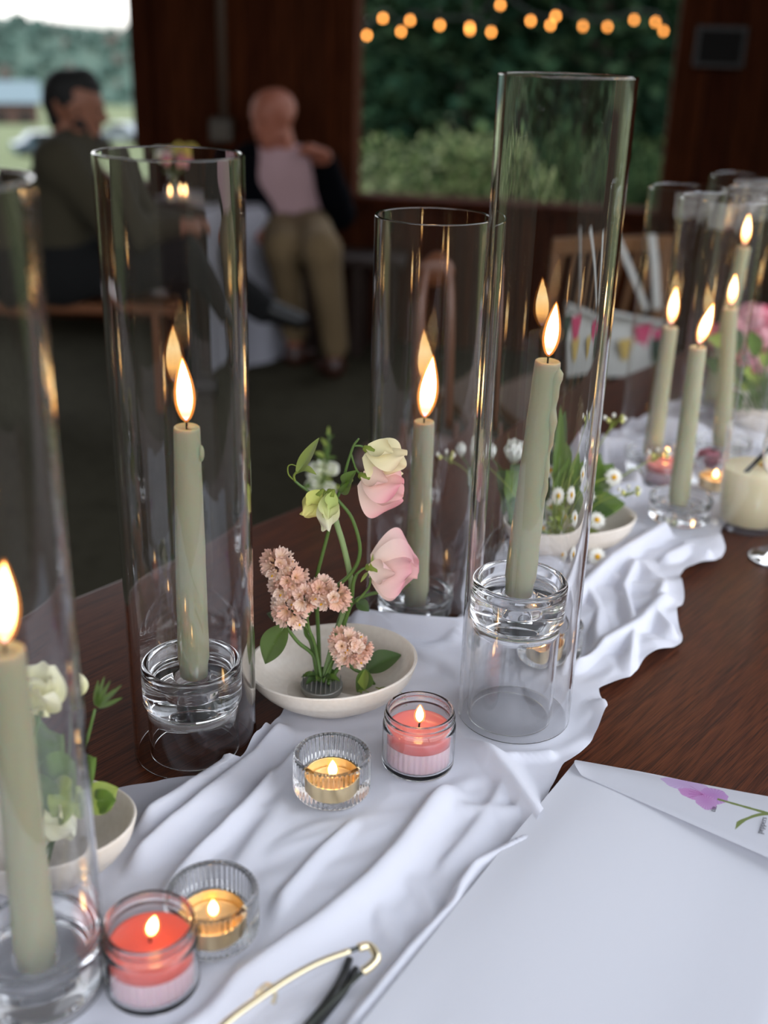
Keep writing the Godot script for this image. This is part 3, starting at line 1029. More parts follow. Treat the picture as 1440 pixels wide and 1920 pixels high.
# a tapered candle from its foot to its top, both in world space
func taper(foot: Vector3, top: Vector3, r0: float, r1: float, fh: float, lean: Vector3, label: String, drip := 0, energy := 0.000005) -> void:
	var o := thing("taper_candle", label, "candle", foot, 0.0, "sage green taper candles")
	var length := foot.distance_to(top)
	var y := (top - foot).normalized()
	var x := y.cross(Vector3.BACK).normalized()
	var b := Basis(x, y, x.cross(y))
	var prof := [Vector2(0, 0), Vector2(r0 * 0.86, 0), Vector2(r0 * 0.9, 0.012)]
	for k in 12:
		var t := (k + 1) / 13.0
		prof.append(Vector2(lerpf(r0, r1, t) * (1.0 + 0.012 * sin(k * 2.3)), length * t))
	prof.append_array([Vector2(r1, length - 0.003), Vector2(r1 * 0.97, length - 0.0008), Vector2(r1 * 0.88, length), Vector2(r1 * 0.74, length - 0.0014), Vector2(r1 * 0.4, length - 0.0026), Vector2(0.0012, length - 0.0022), Vector2(0, length - 0.0022)])
	var seed_ := foot.x * 50.0
	part("wax", Geo.new().lathe(prof, 40, false, func(a, q): return q.x * (1.0 + 0.012 * sin(a * 2.0 + q.y * 30.0 + seed_) + 0.006 * sin(a * 5.0 + q.y * 70.0))).mesh(), M.sage, o, Transform3D(b, Vector3.ZERO))
	if drip == 1:      # a thick run of wax down the right side
		var g := Geo.new()
		g.grid(26, 10, func(s, c):
			var yy: float = length * (0.985 - 0.62 * s)
			var rr: float = lerpf(r0, r1, yy / length)
			var w: float = (0.42 + 0.16 * sin(s * 9.0) + 0.1 * sin(s * 23.0)) * (1.0 - 0.55 * smoothstep(0.45, 1.0, s)) * smoothstep(-0.02, 0.05, s) * smoothstep(0, 0.06, 1.0 - s)
			var a: float = 0.62 + (c - 0.5) * 2.0 * w
			var lump: float = (0.0036 + 0.0013 * sin(s * 17.0 + 1.0) + 0.0009 * sin(s * 41.0)) * cos((c - 0.5) * PI) * smoothstep(-0.02, 0.06, s) * smoothstep(0, 0.1, 1.0 - s) * (1.0 - 0.5 * s)
			return Vector3(cos(a), 0, sin(a)) * (rr - 0.0006 + lump) + Vector3(0, yy, 0))
		part("wax_drip", g.mesh(), M.sage, o, Transform3D(b, Vector3.ZERO))
	elif drip == 2:    # one small bead and a ragged rim
		part("wax_drip", Geo.new().ball(Vector3(r1 * 1.02, length - 0.021, 0.001), Vector3(0.0028, 0.007, 0.003), 8).mesh(), M.sage, o, Transform3D(b, Vector3.ZERO))
		part("wax_drip", Geo.new().ball(Vector3(r1 * 0.45, length, 0.002), Vector3(0.004, 0.0022, 0.004), 8).mesh(), M.sage, o, Transform3D(b, Vector3.ZERO))
	var t := y * (length - 0.002)
	wick(o, t, 0.0105, lean * 0.006)
	flame(o, t + Vector3(0, 0.006, 0) + lean * 0.003, fh, lean, energy)


func ribbed(p: Vector3, label: String, turn := 0.0) -> void:
	var r := 0.031
	var h := 0.034
	var prof := rounded([Vector3(0, 0.0125, 0), Vector3(r - 0.0062, 0.0125, 0.003), Vector3(r - 0.005, h, 0.002), Vector3(r, h, 0.002), Vector3(r, 0, 0.004), Vector3(0, 0, 0)])
	var wave := func(a: float, q: Vector2) -> float:
		if q.x > r - 0.0025 and q.y > 0.003 and q.y < h - 0.001:
			return q.x + 0.0007 * (cos(a * 48.0) - 0.4)
		return q.x
	var o := part("ribbed_glass", Geo.new().lathe(prof, 384, false, wave).mesh(), M.glass, self, Transform3D(Basis(Vector3.UP, turn), p))
	tag(o, label, "tealight holder", "ribbed clear glass tealight holders")


func tealight(p: Vector3, fh: float, label: String, r := 0.0212) -> void:
	var o := thing("tealight_candle", label, "candle", p, 0.0, "lit tealights in glass holders")
	var h := 0.0145
	part("metal_cup", Geo.new().lathe(rounded([Vector3(0, 0, 0), Vector3(r - 0.001, 0, 0.001), Vector3(r, h, 0.0004), Vector3(r + 0.0006, h + 0.0003, 0.0003), Vector3(r - 0.0006, h, 0.0003), Vector3(r - 0.0014, 0.0012, 0.0005), Vector3(0, 0.0012, 0)]), 64, false, func(a, q): return q.x * (1.0 + 0.006 * cos(a * 40.0) * clampf(q.x / 0.018, 0, 1))).mesh(), M.gold_cup, o)
	part("wax", Geo.new().lathe([Vector2(0, 0.0015), Vector2(r - 0.0018, 0.0015), Vector2(r - 0.0012, 0.0068), Vector2(r - 0.003, 0.0066), Vector2(0.004, 0.0064), Vector2(0, 0.0068)], 40).mesh(), M.melted, o)
	wick(o, Vector3(0, 0.0066, 0), 0.007, Vector3(0.001, 0, 0))
	flame(o, Vector3(0.0005, 0.0112, 0), fh, Vector3.ZERO, 0.000005, 0.24)


func jar_candle(p: Vector3, top: Material, h: float, label: String, lean := Vector3.ZERO) -> void:
	var o := thing("jar_candle", label, "candle", p, 0.0, "pink candles in small glass jars")
	var r := 0.0305
	var prof := rounded([Vector3(0, 0.004, 0), Vector3(r - 0.0035, 0.004, 0.003), Vector3(r - 0.0032, h * 0.76, 0.002), Vector3(r - 0.005, h * 0.82, 0.002), Vector3(r - 0.0046, h, 0.0012), Vector3(r - 0.0018, h, 0.0012), Vector3(r - 0.0018, h * 0.92, 0.001), Vector3(r - 0.0008, h * 0.9, 0.001), Vector3(r - 0.0012, h * 0.85, 0.001), Vector3(r - 0.002, h * 0.83, 0.001), Vector3(r, h * 0.76, 0.004), Vector3(r, 0, 0.004), Vector3(0, 0, 0)])
	part("glass_jar", Geo.new().lathe(prof, 72).mesh(), M.glass, o)
	var q := r - 0.0037
	var flute := func(a: float, c: Vector2) -> float:
		return c.x - (0.00035 * (1.0 + cos(a * 36.0)) if c.x > 0.02 else 0.0)
	part("wax", Geo.new().lathe([Vector2(0, 0.0045), Vector2(q - 0.002, 0.0045), Vector2(q, 0.008), Vector2(q, h * 0.46), Vector2(q - 0.0004, h * 0.475), Vector2(0, h * 0.475)], 288, false, flute).mesh(), M.blush, o)
	part("melted_wax", Geo.new().lathe([Vector2(0, h * 0.48), Vector2(q - 0.0004, h * 0.48), Vector2(q, h * 0.49), Vector2(q, h * 0.66), Vector2(q - 0.001, h * 0.675), Vector2(q - 0.003, h * 0.665), Vector2(0, h * 0.66)], 64).mesh(), top, o)
	wick(o, Vector3(0, h * 0.66, 0), 0.007, Vector3(0.0015, -0.0008, 0))
	flame(o, Vector3(0, h * 0.66 + 0.005, 0), 0.017, lean, 0.000005, 0.21)


func candles() -> void:
	var t := T + 0.0045
	# near, at the left edge of the picture
	glass_cylinder(Vector3(-0.2155, t, -0.54), 0.046, 0.497, "nearest tall clear glass cylinder, cut off by the left edge")
	candle_holder(Vector3(-0.212, t, -0.54), 0.04, 0.04, "clear glass holder under the nearest candle, at the lower left corner")
	taper(Vector3(-0.2125, t + 0.014, -0.54), Vector3(-0.2085, T + 0.2495, -0.54), 0.0135, 0.0108, 0.05, Vector3(0.1, 0, 0), "sage green taper candle nearest the camera, cut off by the left edge")
	# left
	glass_cylinder(Vector3(-0.156, T + 0.0005, -0.807), 0.052, 0.489, "tall clear glass cylinder standing left of the sweet pea bowl")
	candle_holder(Vector3(-0.157, T + 0.001, -0.807), 0.084, 0.0415, "clear glass holder on a hollow foot, left of the sweet pea bowl")
	taper(Vector3(-0.155, T + 0.072, -0.807), Vector3(-0.152, T + 0.2905, -0.807), 0.0134, 0.0102, 0.049, Vector3(-0.02, 0, 0), "sage green taper candle with a small wax bead, left of the sweet pea bowl", 2)
	# short one behind the sweet peas
	glass_cylinder(Vector3(0.038, T + 0.0005, -1.06), 0.055, 0.415, "shorter clear glass cylinder behind the sweet peas, below the window sill")
	candle_holder(Vector3(0.036, T + 0.001, -1.06), 0.026, 0.0405, "low clear glass holder behind the sweet peas, at the runner's edge")
	taper(Vector3(0.036, T + 0.012, -1.06), Vector3(0.0372, T + 0.216, -1.06), 0.0134, 0.0103, 0.062, Vector3(0.09, 0, 0), "sage green taper candle with a tall flame behind the sweet peas")
	# the tallest
	glass_cylinder(Vector3(0.123, t, -0.866), 0.0505, 0.541, "tallest clear glass cylinder, leaning in front of the open bay")
	candle_holder(Vector3(0.119, t, -0.866), 0.136, 0.0415, "tall clear glass holder on a hollow foot, in the tallest cylinder")
	taper(Vector3(0.1185, t + 0.122, -0.866), Vector3(0.1265, T + 0.334, -0.866), 0.0136, 0.0104, 0.042, Vector3(0.06, 0, 0), "leaning sage green taper candle with a thick wax drip in the tallest cylinder", 1)
	# the group at the right
	var far := [
		[Vector3(0.381, t, -1.5), 0.392, 0.2085, 0.05, "far clear glass cylinder at the left rear of the right-hand group", "slim sage green taper at the left rear of the right-hand cylinders", Vector3(0.02, 0, 0), 0.0],
		[Vector3(0.38, t, -1.33), 0.402, 0.2255, 0.05, "foremost clear glass cylinder of the right-hand group, left of the lemonade", "sage green taper with a slanted flame left of the lemonade glass", Vector3(0.22, 0, 0), -0.006],
		[Vector3(0.495, t, -1.555), 0.385, 0.225, 0.042, "clear glass cylinder behind the lemonade glass, cut off by the right edge", "sage green taper with a round blurred flame behind the lemonade glass", Vector3.ZERO, -0.02],
		[Vector3(0.535, t, -1.78), 0.38, 0.272, 0.045, "rearmost clear glass cylinder at the right, just under the dark plaque", "tallest and rearmost taper candle at the right edge", Vector3.ZERO, 0.016],
	]
	for f in far:
		var p: Vector3 = f[0]
		glass_cylinder(p, 0.051, f[1], f[4], true)
		candle_holder(p, 0.03, 0.04, f[4].replace("clear glass cylinder", "low glass candle holder"))
		taper(p + Vector3(-0.003, 0.014, 0), p + Vector3(f[7], f[2], 0), 0.0132, 0.0102, f[3], f[6], f[5])
	# small lights on the runner
	ribbed(Vector3(-0.0358, 0.7745, -0.747), "ribbed clear glass tealight holder in front of the sweet pea bowl")
	tealight(Vector3(-0.0349, 0.7875, -0.7299), 0.016, "gold-cupped tealight burning in front of the sweet pea bowl")
	ribbed(Vector3(-0.1079, 0.7745, -0.5888), "ribbed clear glass tealight holder behind the deep coral jar candle", 0.4)
	tealight(Vector3(-0.1054, 0.7875, -0.5753), 0.014, "gold-cupped tealight burning behind the deep coral jar candle")
	ribbed(Vector3(0.1695, 0.7745, -0.9771), "ribbed tealight holder standing just behind the tallest cylinder", 0.2)
	tealight(Vector3(0.1656, 0.7875, -0.9546), 0.014, "tealight glowing behind the foot of the tallest cylinder")
	ribbed(Vector3(0.4548, 0.7745, -1.4436), "far tealight holder between the slanted candle and the lemonade", 0.7)
	tealight(Vector3(0.4443, 0.7875, -1.4104), 0.014, "tealight glowing between the slanted candle and the lemonade")
	jar_candle(Vector3(0.0346, 0.7745, -0.7867), M.coral, 0.052, "pink candle in a small glass jar right of the sweet pea bowl")
	jar_candle(Vector3(-0.1395, t, -0.542), M.coral_deep, 0.05, "blurred deep coral jar candle at the lower left corner", Vector3(0.25, 0, 0))
	jar_candle(Vector3(0.3865, 0.7745, -1.4521), M.coral, 0.046, "small coral jar candle behind the slanted taper's cylinder")
	jar_candle(Vector3(0.644, 0.7745, -1.8644), M.coral_deep, 0.046, "far coral jar candle among the pink flowers at the right edge")


# ---------------------------------------------------------------- bowls and flowers

func bowl(p: Vector3, rx: float, rz: float, h: float, turn: float, label: String, lift := 0.12) -> void:
	var prof := rounded([Vector3(0, 0, 0), Vector3(0.52, 0, 0.02), Vector3(0.62, 0.006, 0.05), Vector3(0.84, 0.018, 0.08), Vector3(0.955, 0.03, 0.02), Vector3(1.0, 0.042, 0.0), Vector3(1.0, 0.0425, 0.0), Vector3(0.985, 0.0436, 0.0), Vector3(0.965, 0.0425, 0.0), Vector3(0.92, 0.031, 0.06), Vector3(0.78, 0.0175, 0.06), Vector3(0.58, 0.0085, 0.06), Vector3(0, 0.0065, 0)])
	var g := Geo.new()
	var first := g.ix.size()
	g.grid(72, prof.size() - 1, func(a, b):
		var q: Vector2 = prof[roundi(b * (prof.size() - 1))]
		var t: float = a * TAU
		var egg := 1.0 + 0.05 * cos(t - 0.5) + 0.025 * cos(2.0 * t + 1.0)
		var up := 1.0 + lift * cos(t - 0.3) * smoothstep(0.006, 0.04, q.y)
		return Vector3(cos(t) * q.x * rx * egg, q.y * h / 0.0436 * up, sin(t) * q.x * rz * egg))
	g.outward(first)
	var o := part("ceramic_bowl", g.mesh(), M.ceramic, self, Transform3D(Basis(Vector3.UP, turn), p))
	tag(o, label, "bowl", "white ceramic flower bowls")


# a basis whose y runs along d and whose z leans towards n
func facing(d: Vector3, n: Vector3) -> Basis:
	var y := d.normalized()
	var x := y.cross(n).normalized()
	return Basis(x, y, x.cross(y))


func petal_mesh(l: float, w: float, cup: float, ruffle: float, curl: float, c0: Color, c1: Color, waves := 3.0, phase := 0.0) -> ArrayMesh:
	var g := Geo.new()
	g.grid(12, 14, func(a, b):
		var s: float = b * 2.0 - 1.0
		var half: float = w * pow(sin(PI * (0.07 + 0.80 * a)), 0.8)
		var round_end: float = 1.0 - 0.22 * s * s * a * a
		var z: float = cup * w * (s * s) * (0.3 + 0.7 * a) + ruffle * w * sin(s * waves * PI + phase) * a * a + curl * l * a * a
		return Vector3(s * half, l * a * round_end, z))
	for i in 13:
		for j in 15:
			var a := i / 12.0
			var s := absf(j / 7.0 - 1.0)
			g.col.append(c0.lerp(c1, clampf(a * a * 0.9 + s * s * a * 0.35, 0, 1)))
	return g.mesh()


func petal_mat() -> StandardMaterial3D:
	if not M.has("petal"):
		M.petal = leafy(Color(1, 1, 1), 0.55)
		M.petal.vertex_color_use_as_albedo = true
		M.petal.roughness = 0.6
	return M.petal


func lin(r: float, g: float, b: float) -> Color:
	return Color(r, g, b).srgb_to_linear()


# sweet pea blossom: calyx, banner, two wings, keel; d is the way it opens, n the side that faces out
func blossom(parent: Node3D, p: Vector3, d: Vector3, n: Vector3, size: float, c0: Color, c1: Color, phase: float, open := 1.0) -> void:
	var b := facing(d, n)
	var k := part("blossom", Geo.new().lathe([Vector2(0, -size * 0.1), Vector2(size * 0.06, -size * 0.08), Vector2(size * 0.1, size * 0.03), Vector2(size * 0.125, size * 0.16), Vector2(size * 0.11, size * 0.17)], 20, false, func(a, q): return q.x * (1.0 + (0.25 * cos(a * 5.0) if q.y > size * 0.1 else 0.0))).mesh(), M.leaf_light, parent, Transform3D(b, p))
	var pm := petal_mat()
	part("petal", petal_mesh(size, size * 0.62 * open, -0.55 / open, 0.13, -0.12, c0, c1, 2.0, phase), pm, k, Transform3D(Basis(Vector3.RIGHT, -0.3 * open), Vector3(0, 0, -size * 0.05)))
	part("petal", petal_mesh(size * 0.93, size * 0.5 * open, -0.75 / open, 0.12, 0.05, c0, c1.lerp(c0, 0.25), 2.5, phase + 2.0), pm, k, Transform3D(Basis(Vector3.UP, 0.5) * Basis(Vector3.RIGHT, 0.02), Vector3(size * 0.02, 0, 0)))
	part("petal", petal_mesh(size * 0.88, size * 0.48 * open, -0.6 / open, 0.14, 0.12, c0.lerp(c1, 0.1), c1, 2.0, phase + 4.0), pm, k, Transform3D(Basis(Vector3.UP, -0.45) * Basis(Vector3.RIGHT, 0.22 * open), Vector3(-size * 0.02, 0, size * 0.03)))
	part("petal", petal_mesh(size * 0.6, size * 0.24, 0.8, 0.05, 0.1, c0, c0.lerp(c1, 0.4), 1.0, phase), pm, k, Transform3D(Basis(Vector3.RIGHT, 0.35 * open), Vector3(0, 0, size * 0.05)))


func leaf(parent: Node, base: Vector3, tip: Vector3, w: float, n: Vector3, fold: float, m: Material, curl := 0.1, wave := 0.06) -> MeshInstance3D:
	var l := base.distance_to(tip)
	var g := Geo.new()
	g.grid(14, 8, func(a, b):
		var s: float = b * 2.0 - 1.0
		var half: float = w * pow(sin(PI * pow(clampf(0.02 + 0.97 * a, 0, 1), 0.85)), 0.9)
		return Vector3(s * half, l * a, fold * absf(s) * half + curl * l * sin(PI * a) + wave * w * sin(a * 9.0 + s * 2.0) * absf(s)))
	var o := part("leaf", g.mesh(), m, parent, Transform3D(facing(tip - base, n), base))
	part("leaf_vein", Geo.new().tube(smooth([Vector3.ZERO, Vector3(0, l * 0.5, curl * l - w * 0.02), Vector3(0, l * 0.97, 0)], 4), w * 0.05, w * 0.015, 5).mesh(), M.stem_pale, o)
	return o


func stem(parent: Node, pts: Array, r0: float, r1: float, m: Material, called := "stem") -> MeshInstance3D:
	return part(called, Geo.new().tube(smooth(pts, 5), r0, r1, 8).mesh(), m, parent)


func tendril(parent: Node, base: Vector3, d: Vector3, l: float, turns: float) -> void:
	var pts := []
	for i in 36:
		var t := i / 35.0
		var a := t * turns * TAU
		var r := l * 0.14 * (0.3 + t)
		pts.append(base + d * l * t * 0.6 + Vector3(sin(a) * r, (cos(a) - 1.0) * r * 0.7, cos(a * 0.5) * r * 0.4))
	part("tendril", Geo.new().tube(pts, 0.0006, 0.0003, 5).mesh(), M.leaf_light, parent)


const CAM_SIDE := Vector3(0, 0.39, 0.92)     # from the table towards the open front of the pavilion

func flowers() -> void:
	sweet_pea_bowl()
	chamomile_bowl()
	left_bowl()
	pink_flowers()


func sweet_pea_bowl() -> void:
	bowl(Vector3(-0.046, T + 0.004, -0.885), 0.076, 0.072, 0.041, -0.12, "irregular white ceramic bowl holding the sweet peas")
	# flower frog
	var kp := Vector3(-0.0526, 0.7825, -0.8828)
	var f := thing("flower_frog", "round grey metal pin frog standing in the sweet pea bowl", "flower frog", kp)
	part("base", Geo.new().lathe(rounded([Vector3(0, 0, 0), Vector3(0.0195, 0, 0.0015), Vector3(0.0195, 0.006, 0.0015), Vector3(0, 0.006, 0)]), 48).mesh(), M.pin, f)
	var pin := Geo.new().lathe([Vector2(0.0006, 0.005), Vector2(0.0005, 0.011), Vector2(0.0001, 0.0135)], 6).mesh()
	for i in 9:
		for j in 9:
			var q := Vector2(i - 4, j - 4) * 0.0043
			if q.length() < 0.0178:
				part("pin", pin, M.pin, f, at(q.x, 0, q.y))
	var z0 := kp + Vector3(0, 0.0095, 0)
	var g := lin(0.93, 0.9, 0.72)
	var p1 := lin(0.96, 0.8, 0.78)
	# tall stem with the drooping yellow-green buds and the top pair of blossoms
	var a := thing("sweet_pea_stem", "tall sweet pea stem with a cream and a pink blossom at its top", "flower", z0, 0.0, "sweet pea stems in the white bowl")
	var loc := func(list: Array) -> Array: return list.map(func(q): return q - z0)
	stem(a, [Vector3(0.001, 0, 0)] + loc.call([Vector3(-0.04, 0.8293, -0.915), Vector3(-0.0287, 0.8687, -0.915), Vector3(-0.0299, 0.8872, -0.915), Vector3(-0.0361, 0.9153, -0.915), Vector3(-0.0426, 0.9376, -0.915), Vector3(-0.0451, 0.9541, -0.915)]), 0.0026, 0.0028, M.stem_pale)
	stem(a, loc.call([Vector3(-0.0451, 0.9541, -0.915), Vector3(-0.0382, 0.9696, -0.915), Vector3(-0.0338, 0.9899, -0.915), Vector3(-0.0285, 1.0084, -0.915), Vector3(-0.0249, 1.0143, -0.915), Vector3(-0.0236, 1.0163, -0.915)]), 0.0016, 0.0008, M.stem)
	stem(a, loc.call([Vector3(-0.0276, 1.0094, -0.915), Vector3(-0.022, 1.0095, -0.915), Vector3(-0.0164, 1.0068, -0.915)]), 0.0009, 0.0012, M.stem)
	stem(a, loc.call([Vector3(-0.0303, 1.0024, -0.915), Vector3(-0.0254, 0.9876, -0.915), Vector3(-0.0196, 0.9813, -0.915)]), 0.0009, 0.0012, M.stem)
	blossom(a, Vector3(-0.0164, 1.0075, -0.913) - z0, Vector3(0.9, -0.32, 0.1), Vector3(-0.1, 0.75, 0.6), 0.040, g, lin(0.98, 0.9, 0.74), 0.4, 0.9)
	blossom(a, Vector3(-0.0196, 0.9825, -0.912) - z0, Vector3(0.86, -0.3, 0.2), Vector3(0.1, 0.6, 0.75), 0.043, lin(0.97, 0.87, 0.8), lin(0.95, 0.62, 0.66), 1.2, 1.0)
	leaf(a, Vector3(-0.0348, 0.9724, -0.912) - z0, Vector3(-0.0251, 0.9893, -0.908) - z0, 0.006, Vector3(-0.6, 0.1, 0.8), 0.7, M.leaf, 0.12)
	leaf(a, Vector3(-0.0345, 0.9737, -0.914) - z0, Vector3(-0.0318, 0.9848, -0.914) - z0, 0.004, Vector3(0.6, 0.1, 0.8), 0.7, M.leaf_light, 0.1)
	leaf(a, Vector3(-0.0381, 0.9649, -0.914) - z0, Vector3(-0.0286, 0.9815, -0.905) - z0, 0.0045, Vector3(0.2, 0.5, 0.8), 0.6, M.leaf, 0.1)
	# curved stem
	var b := thing("sweet_pea_stem", "sinuous sweet pea stem with drooping yellow-green and white buds in the white bowl", "flower", z0, 0.0, "sweet pea stems in the white bowl")
	stem(b, [Vector3(-0.003, 0, 0.002)] + loc.call([Vector3(-0.0631, 0.8167, -0.905), Vector3(-0.069, 0.8294, -0.905), Vector3(-0.0665, 0.849, -0.905), Vector3(-0.0501, 0.8688, -0.905), Vector3(-0.0272, 0.8922, -0.905), Vector3(-0.0204, 0.9152, -0.905), Vector3(-0.028, 0.9451, -0.905), Vector3(-0.0405, 0.962, -0.905), Vector3(-0.0461, 0.9699, -0.905)]), 0.0022, 0.0015, M.stem)
	blossom(b, Vector3(-0.0545, 0.9696, -0.905) - z0, Vector3(-0.62, -0.75, 0.2), Vector3(-0.3, 0.4, 0.85), 0.030, lin(0.8, 0.82, 0.45), lin(0.92, 0.86, 0.55), 0.0, 0.62)
	blossom(b, Vector3(-0.0478, 0.97, -0.902) - z0, Vector3(-0.12, -0.98, 0.15), Vector3(0.1, 0.1, 1.0), 0.038, lin(0.82, 0.84, 0.55), lin(0.96, 0.93, 0.84), 2.2, 0.5)
	blossom(b, Vector3(-0.0449, 0.972, -0.9) - z0, Vector3(-0.3, -0.9, 0.25), Vector3(0.2, 0.1, 1.0), 0.026, lin(0.72, 0.78, 0.45), lin(0.86, 0.86, 0.62), 3.2, 0.5)
	# leaf stem at the top left
	var c := thing("sweet_pea_stem", "sweet pea stem with an upright pointed leaf and curling tendril at its top left", "flower", z0, 0.0, "sweet pea stems in the white bowl")
	stem(c, [Vector3(-0.002, 0, -0.003)] + loc.call([Vector3(-0.0581, 0.8168, -0.92), Vector3(-0.0608, 0.8661, -0.92), Vector3(-0.0598, 0.8799, -0.92), Vector3(-0.0508, 0.9194, -0.92), Vector3(-0.0467, 0.9416, -0.92), Vector3(-0.0515, 0.9518, -0.92), Vector3(-0.062, 0.9592, -0.92), Vector3(-0.0739, 0.968, -0.92), Vector3(-0.0795, 0.9729, -0.92)]), 0.002, 0.0012, M.stem)
	leaf(c, Vector3(-0.0781, 0.98, -0.92) - z0, Vector3(-0.0583, 1.0147, -0.918) - z0, 0.0052, Vector3(-0.3, 0.3, 0.9), 0.9, M.leaf_light, -0.06)
	stem(c, loc.call([Vector3(-0.0795, 0.9729, -0.92), Vector3(-0.0804, 0.9779, -0.92), Vector3(-0.0776, 0.982, -0.92)]), 0.0011, 0.001, M.leaf_light)
	leaf(c, Vector3(-0.0753, 0.9811, -0.92) - z0, Vector3(-0.0601, 0.9827, -0.912) - z0, 0.0042, Vector3(0.1, 0.9, 0.4), 0.6, M.leaf_light, 0.18)
	stem(c, loc.call([Vector3(-0.0795, 0.9729, -0.92), Vector3(-0.0851, 0.9788, -0.92), Vector3(-0.0856, 0.9863, -0.92), Vector3(-0.0823, 0.9884, -0.92), Vector3(-0.0781, 0.9871, -0.92)]), 0.0007, 0.0004, M.leaf_light, "tendril")
	# stem with the big pink blossom
	var d := thing("sweet_pea_stem", "sweet pea stem with the largest pink blossom in front of the short cylinder", "flower", z0, 0.0, "sweet pea stems in the white bowl")
	stem(d, [Vector3(0.004, 0, 0.001)] + loc.call([Vector3(-0.036, 0.8305, -0.905), Vector3(-0.0277, 0.8613, -0.905), Vector3(-0.026, 0.8804, -0.905), Vector3(-0.0233, 0.8902, -0.905)]), 0.0021, 0.0018, M.stem)
	stem(d, loc.call([Vector3(-0.0232, 0.8927, -0.9), Vector3(-0.0176, 0.8982, -0.9), Vector3(-0.0119, 0.8999, -0.9)]), 0.0012, 0.0011, M.stem)
	blossom(d, Vector3(-0.0109, 0.9, -0.9) - z0, Vector3(0.98, 0.0, 0.15), Vector3(-0.15, 0.25, 0.95), 0.047, lin(0.97, 0.88, 0.82), lin(0.95, 0.66, 0.7), 5.0, 1.18)
	leaf(d, Vector3(-0.0127, 0.8957, -0.9) - z0, Vector3(-0.0088, 0.9147, -0.898) - z0, 0.0018, Vector3(0.3, 0, 0.9), 0.4, M.leaf_light, 0.15)
	leaf(d, Vector3(-0.0127, 0.8957, -0.9) - z0, Vector3(-0.0191, 0.8868, -0.896) - z0, 0.0016, Vector3(0.3, 0.2, 0.9), 0.4, M.leaf_light, -0.1)
	stem(d, loc.call([Vector3(-0.0102, 0.8915, -0.9), Vector3(-0.0114, 0.8807, -0.9), Vector3(-0.018, 0.8708, -0.9), Vector3(-0.0227, 0.8652, -0.9)]), 0.001, 0.0012, M.stem)
	# low stem to the right
	var e := thing("sweet_pea_stem", "low sweet pea stem leaning right behind the pink blossom", "flower", z0, 0.0, "sweet pea stems in the white bowl")
	stem(e, [Vector3(0.005, 0, -0.003)] + loc.call([Vector3(-0.0369, 0.8267, -0.925), Vector3(-0.0273, 0.8496, -0.925), Vector3(-0.0126, 0.8596, -0.925), Vector3(0.0071, 0.8642, -0.925), Vector3(0.0228, 0.8691, -0.925)]), 0.0021, 0.0014, M.stem)
	leaf(e, Vector3(-0.0232, 0.8547, -0.92) - z0, Vector3(-0.0111, 0.8477, -0.915) - z0, 0.006, Vector3(0.1, 0.7, 0.7), 0.4, M.leaf_dark, 0.1)
	leaf(e, Vector3(0.0189, 0.8668, -0.925) - z0, Vector3(0.0263, 0.8765, -0.915) - z0, 0.006, Vector3(0.1, 0.7, 0.7), 0.4, M.leaf, 0.1)
	leaf(e, Vector3(-0.0425, 0.8076, -0.92) - z0, Vector3(-0.0354, 0.8486, -0.918) - z0, 0.0058, Vector3(0.4, 0.2, 0.9), 0.5, M.leaf_dark, 0.05)
	# short stem with folded leaves and tendrils lying on the rim
	var h := thing("sweet_pea_stem", "short leafy sweet pea stem with tendrils lying over the bowl's right rim", "flower", z0, 0.0, "sweet pea stems in the white bowl")
	stem(h, [Vector3(0.006, -0.002, 0.004)] + loc.call([Vector3(-0.0342, 0.8025, -0.895), Vector3(-0.0213, 0.7961, -0.895), Vector3(-0.0129, 0.7935, -0.895), Vector3(-0.0067, 0.7857, -0.895), Vector3(-0.0031, 0.7789, -0.895)]), 0.002, 0.0014, M.stem)
	leaf(h, Vector3(-0.0124, 0.7959, -0.893) - z0, Vector3(0.0198, 0.8081, -0.905) - z0, 0.0105, Vector3(-0.1, 0.75, 0.65), 0.55, M.leaf_dark, 0.14)
	leaf(h, Vector3(-0.0129, 0.8011, -0.89) - z0, Vector3(-0.0196, 0.782, -0.88) - z0, 0.0085, Vector3(0.3, 0.3, 0.9), 0.75, M.leaf, 0.1)
	leaf(h, Vector3(-0.0133, 0.8012, -0.888) - z0, Vector3(-0.0127, 0.787, -0.876) - z0, 0.006, Vector3(-0.3, 0.3, 0.9), 0.6, M.leaf_light, 0.12)
	tendril(h, Vector3(-0.0031, 0.7851, -0.885) - z0, Vector3(0.9, 0.1, 0.3), 0.04, 2.5)
	tendril(h, Vector3(-0.0185, 0.7875, -0.875) - z0, Vector3(0.8, 0.0, 0.2), 0.022, 2.0)
	# statice
	statice("peach statice sprig with the tallest flower cluster, at the left of the sweet pea bowl", z0, [Vector3(-0.0612, 0.8241, -0.9), Vector3(-0.0749, 0.8459, -0.9), Vector3(-0.0845, 0.8675, -0.9), Vector3(-0.0892, 0.8915, -0.9)], [[Vector3(-0.0929, 0.9004, -0.9), 0.010, 15], [Vector3(-0.0816, 0.89, -0.895), 0.011, 14], [Vector3(-0.0876, 0.8828, -0.893), 0.007, 8]])
	statice("peach statice sprig with a broad low cluster under the curved stem", z0, [Vector3(-0.0586, 0.8215, -0.89), Vector3(-0.0645, 0.8408, -0.89), Vector3(-0.0669, 0.8571, -0.89)], [[Vector3(-0.0818, 0.8636, -0.885), 0.012, 18], [Vector3(-0.0693, 0.8732, -0.89), 0.012, 16], [Vector3(-0.0552, 0.8786, -0.893), 0.010, 14], [Vector3(-0.0421, 0.8741, -0.89), 0.009, 10]])
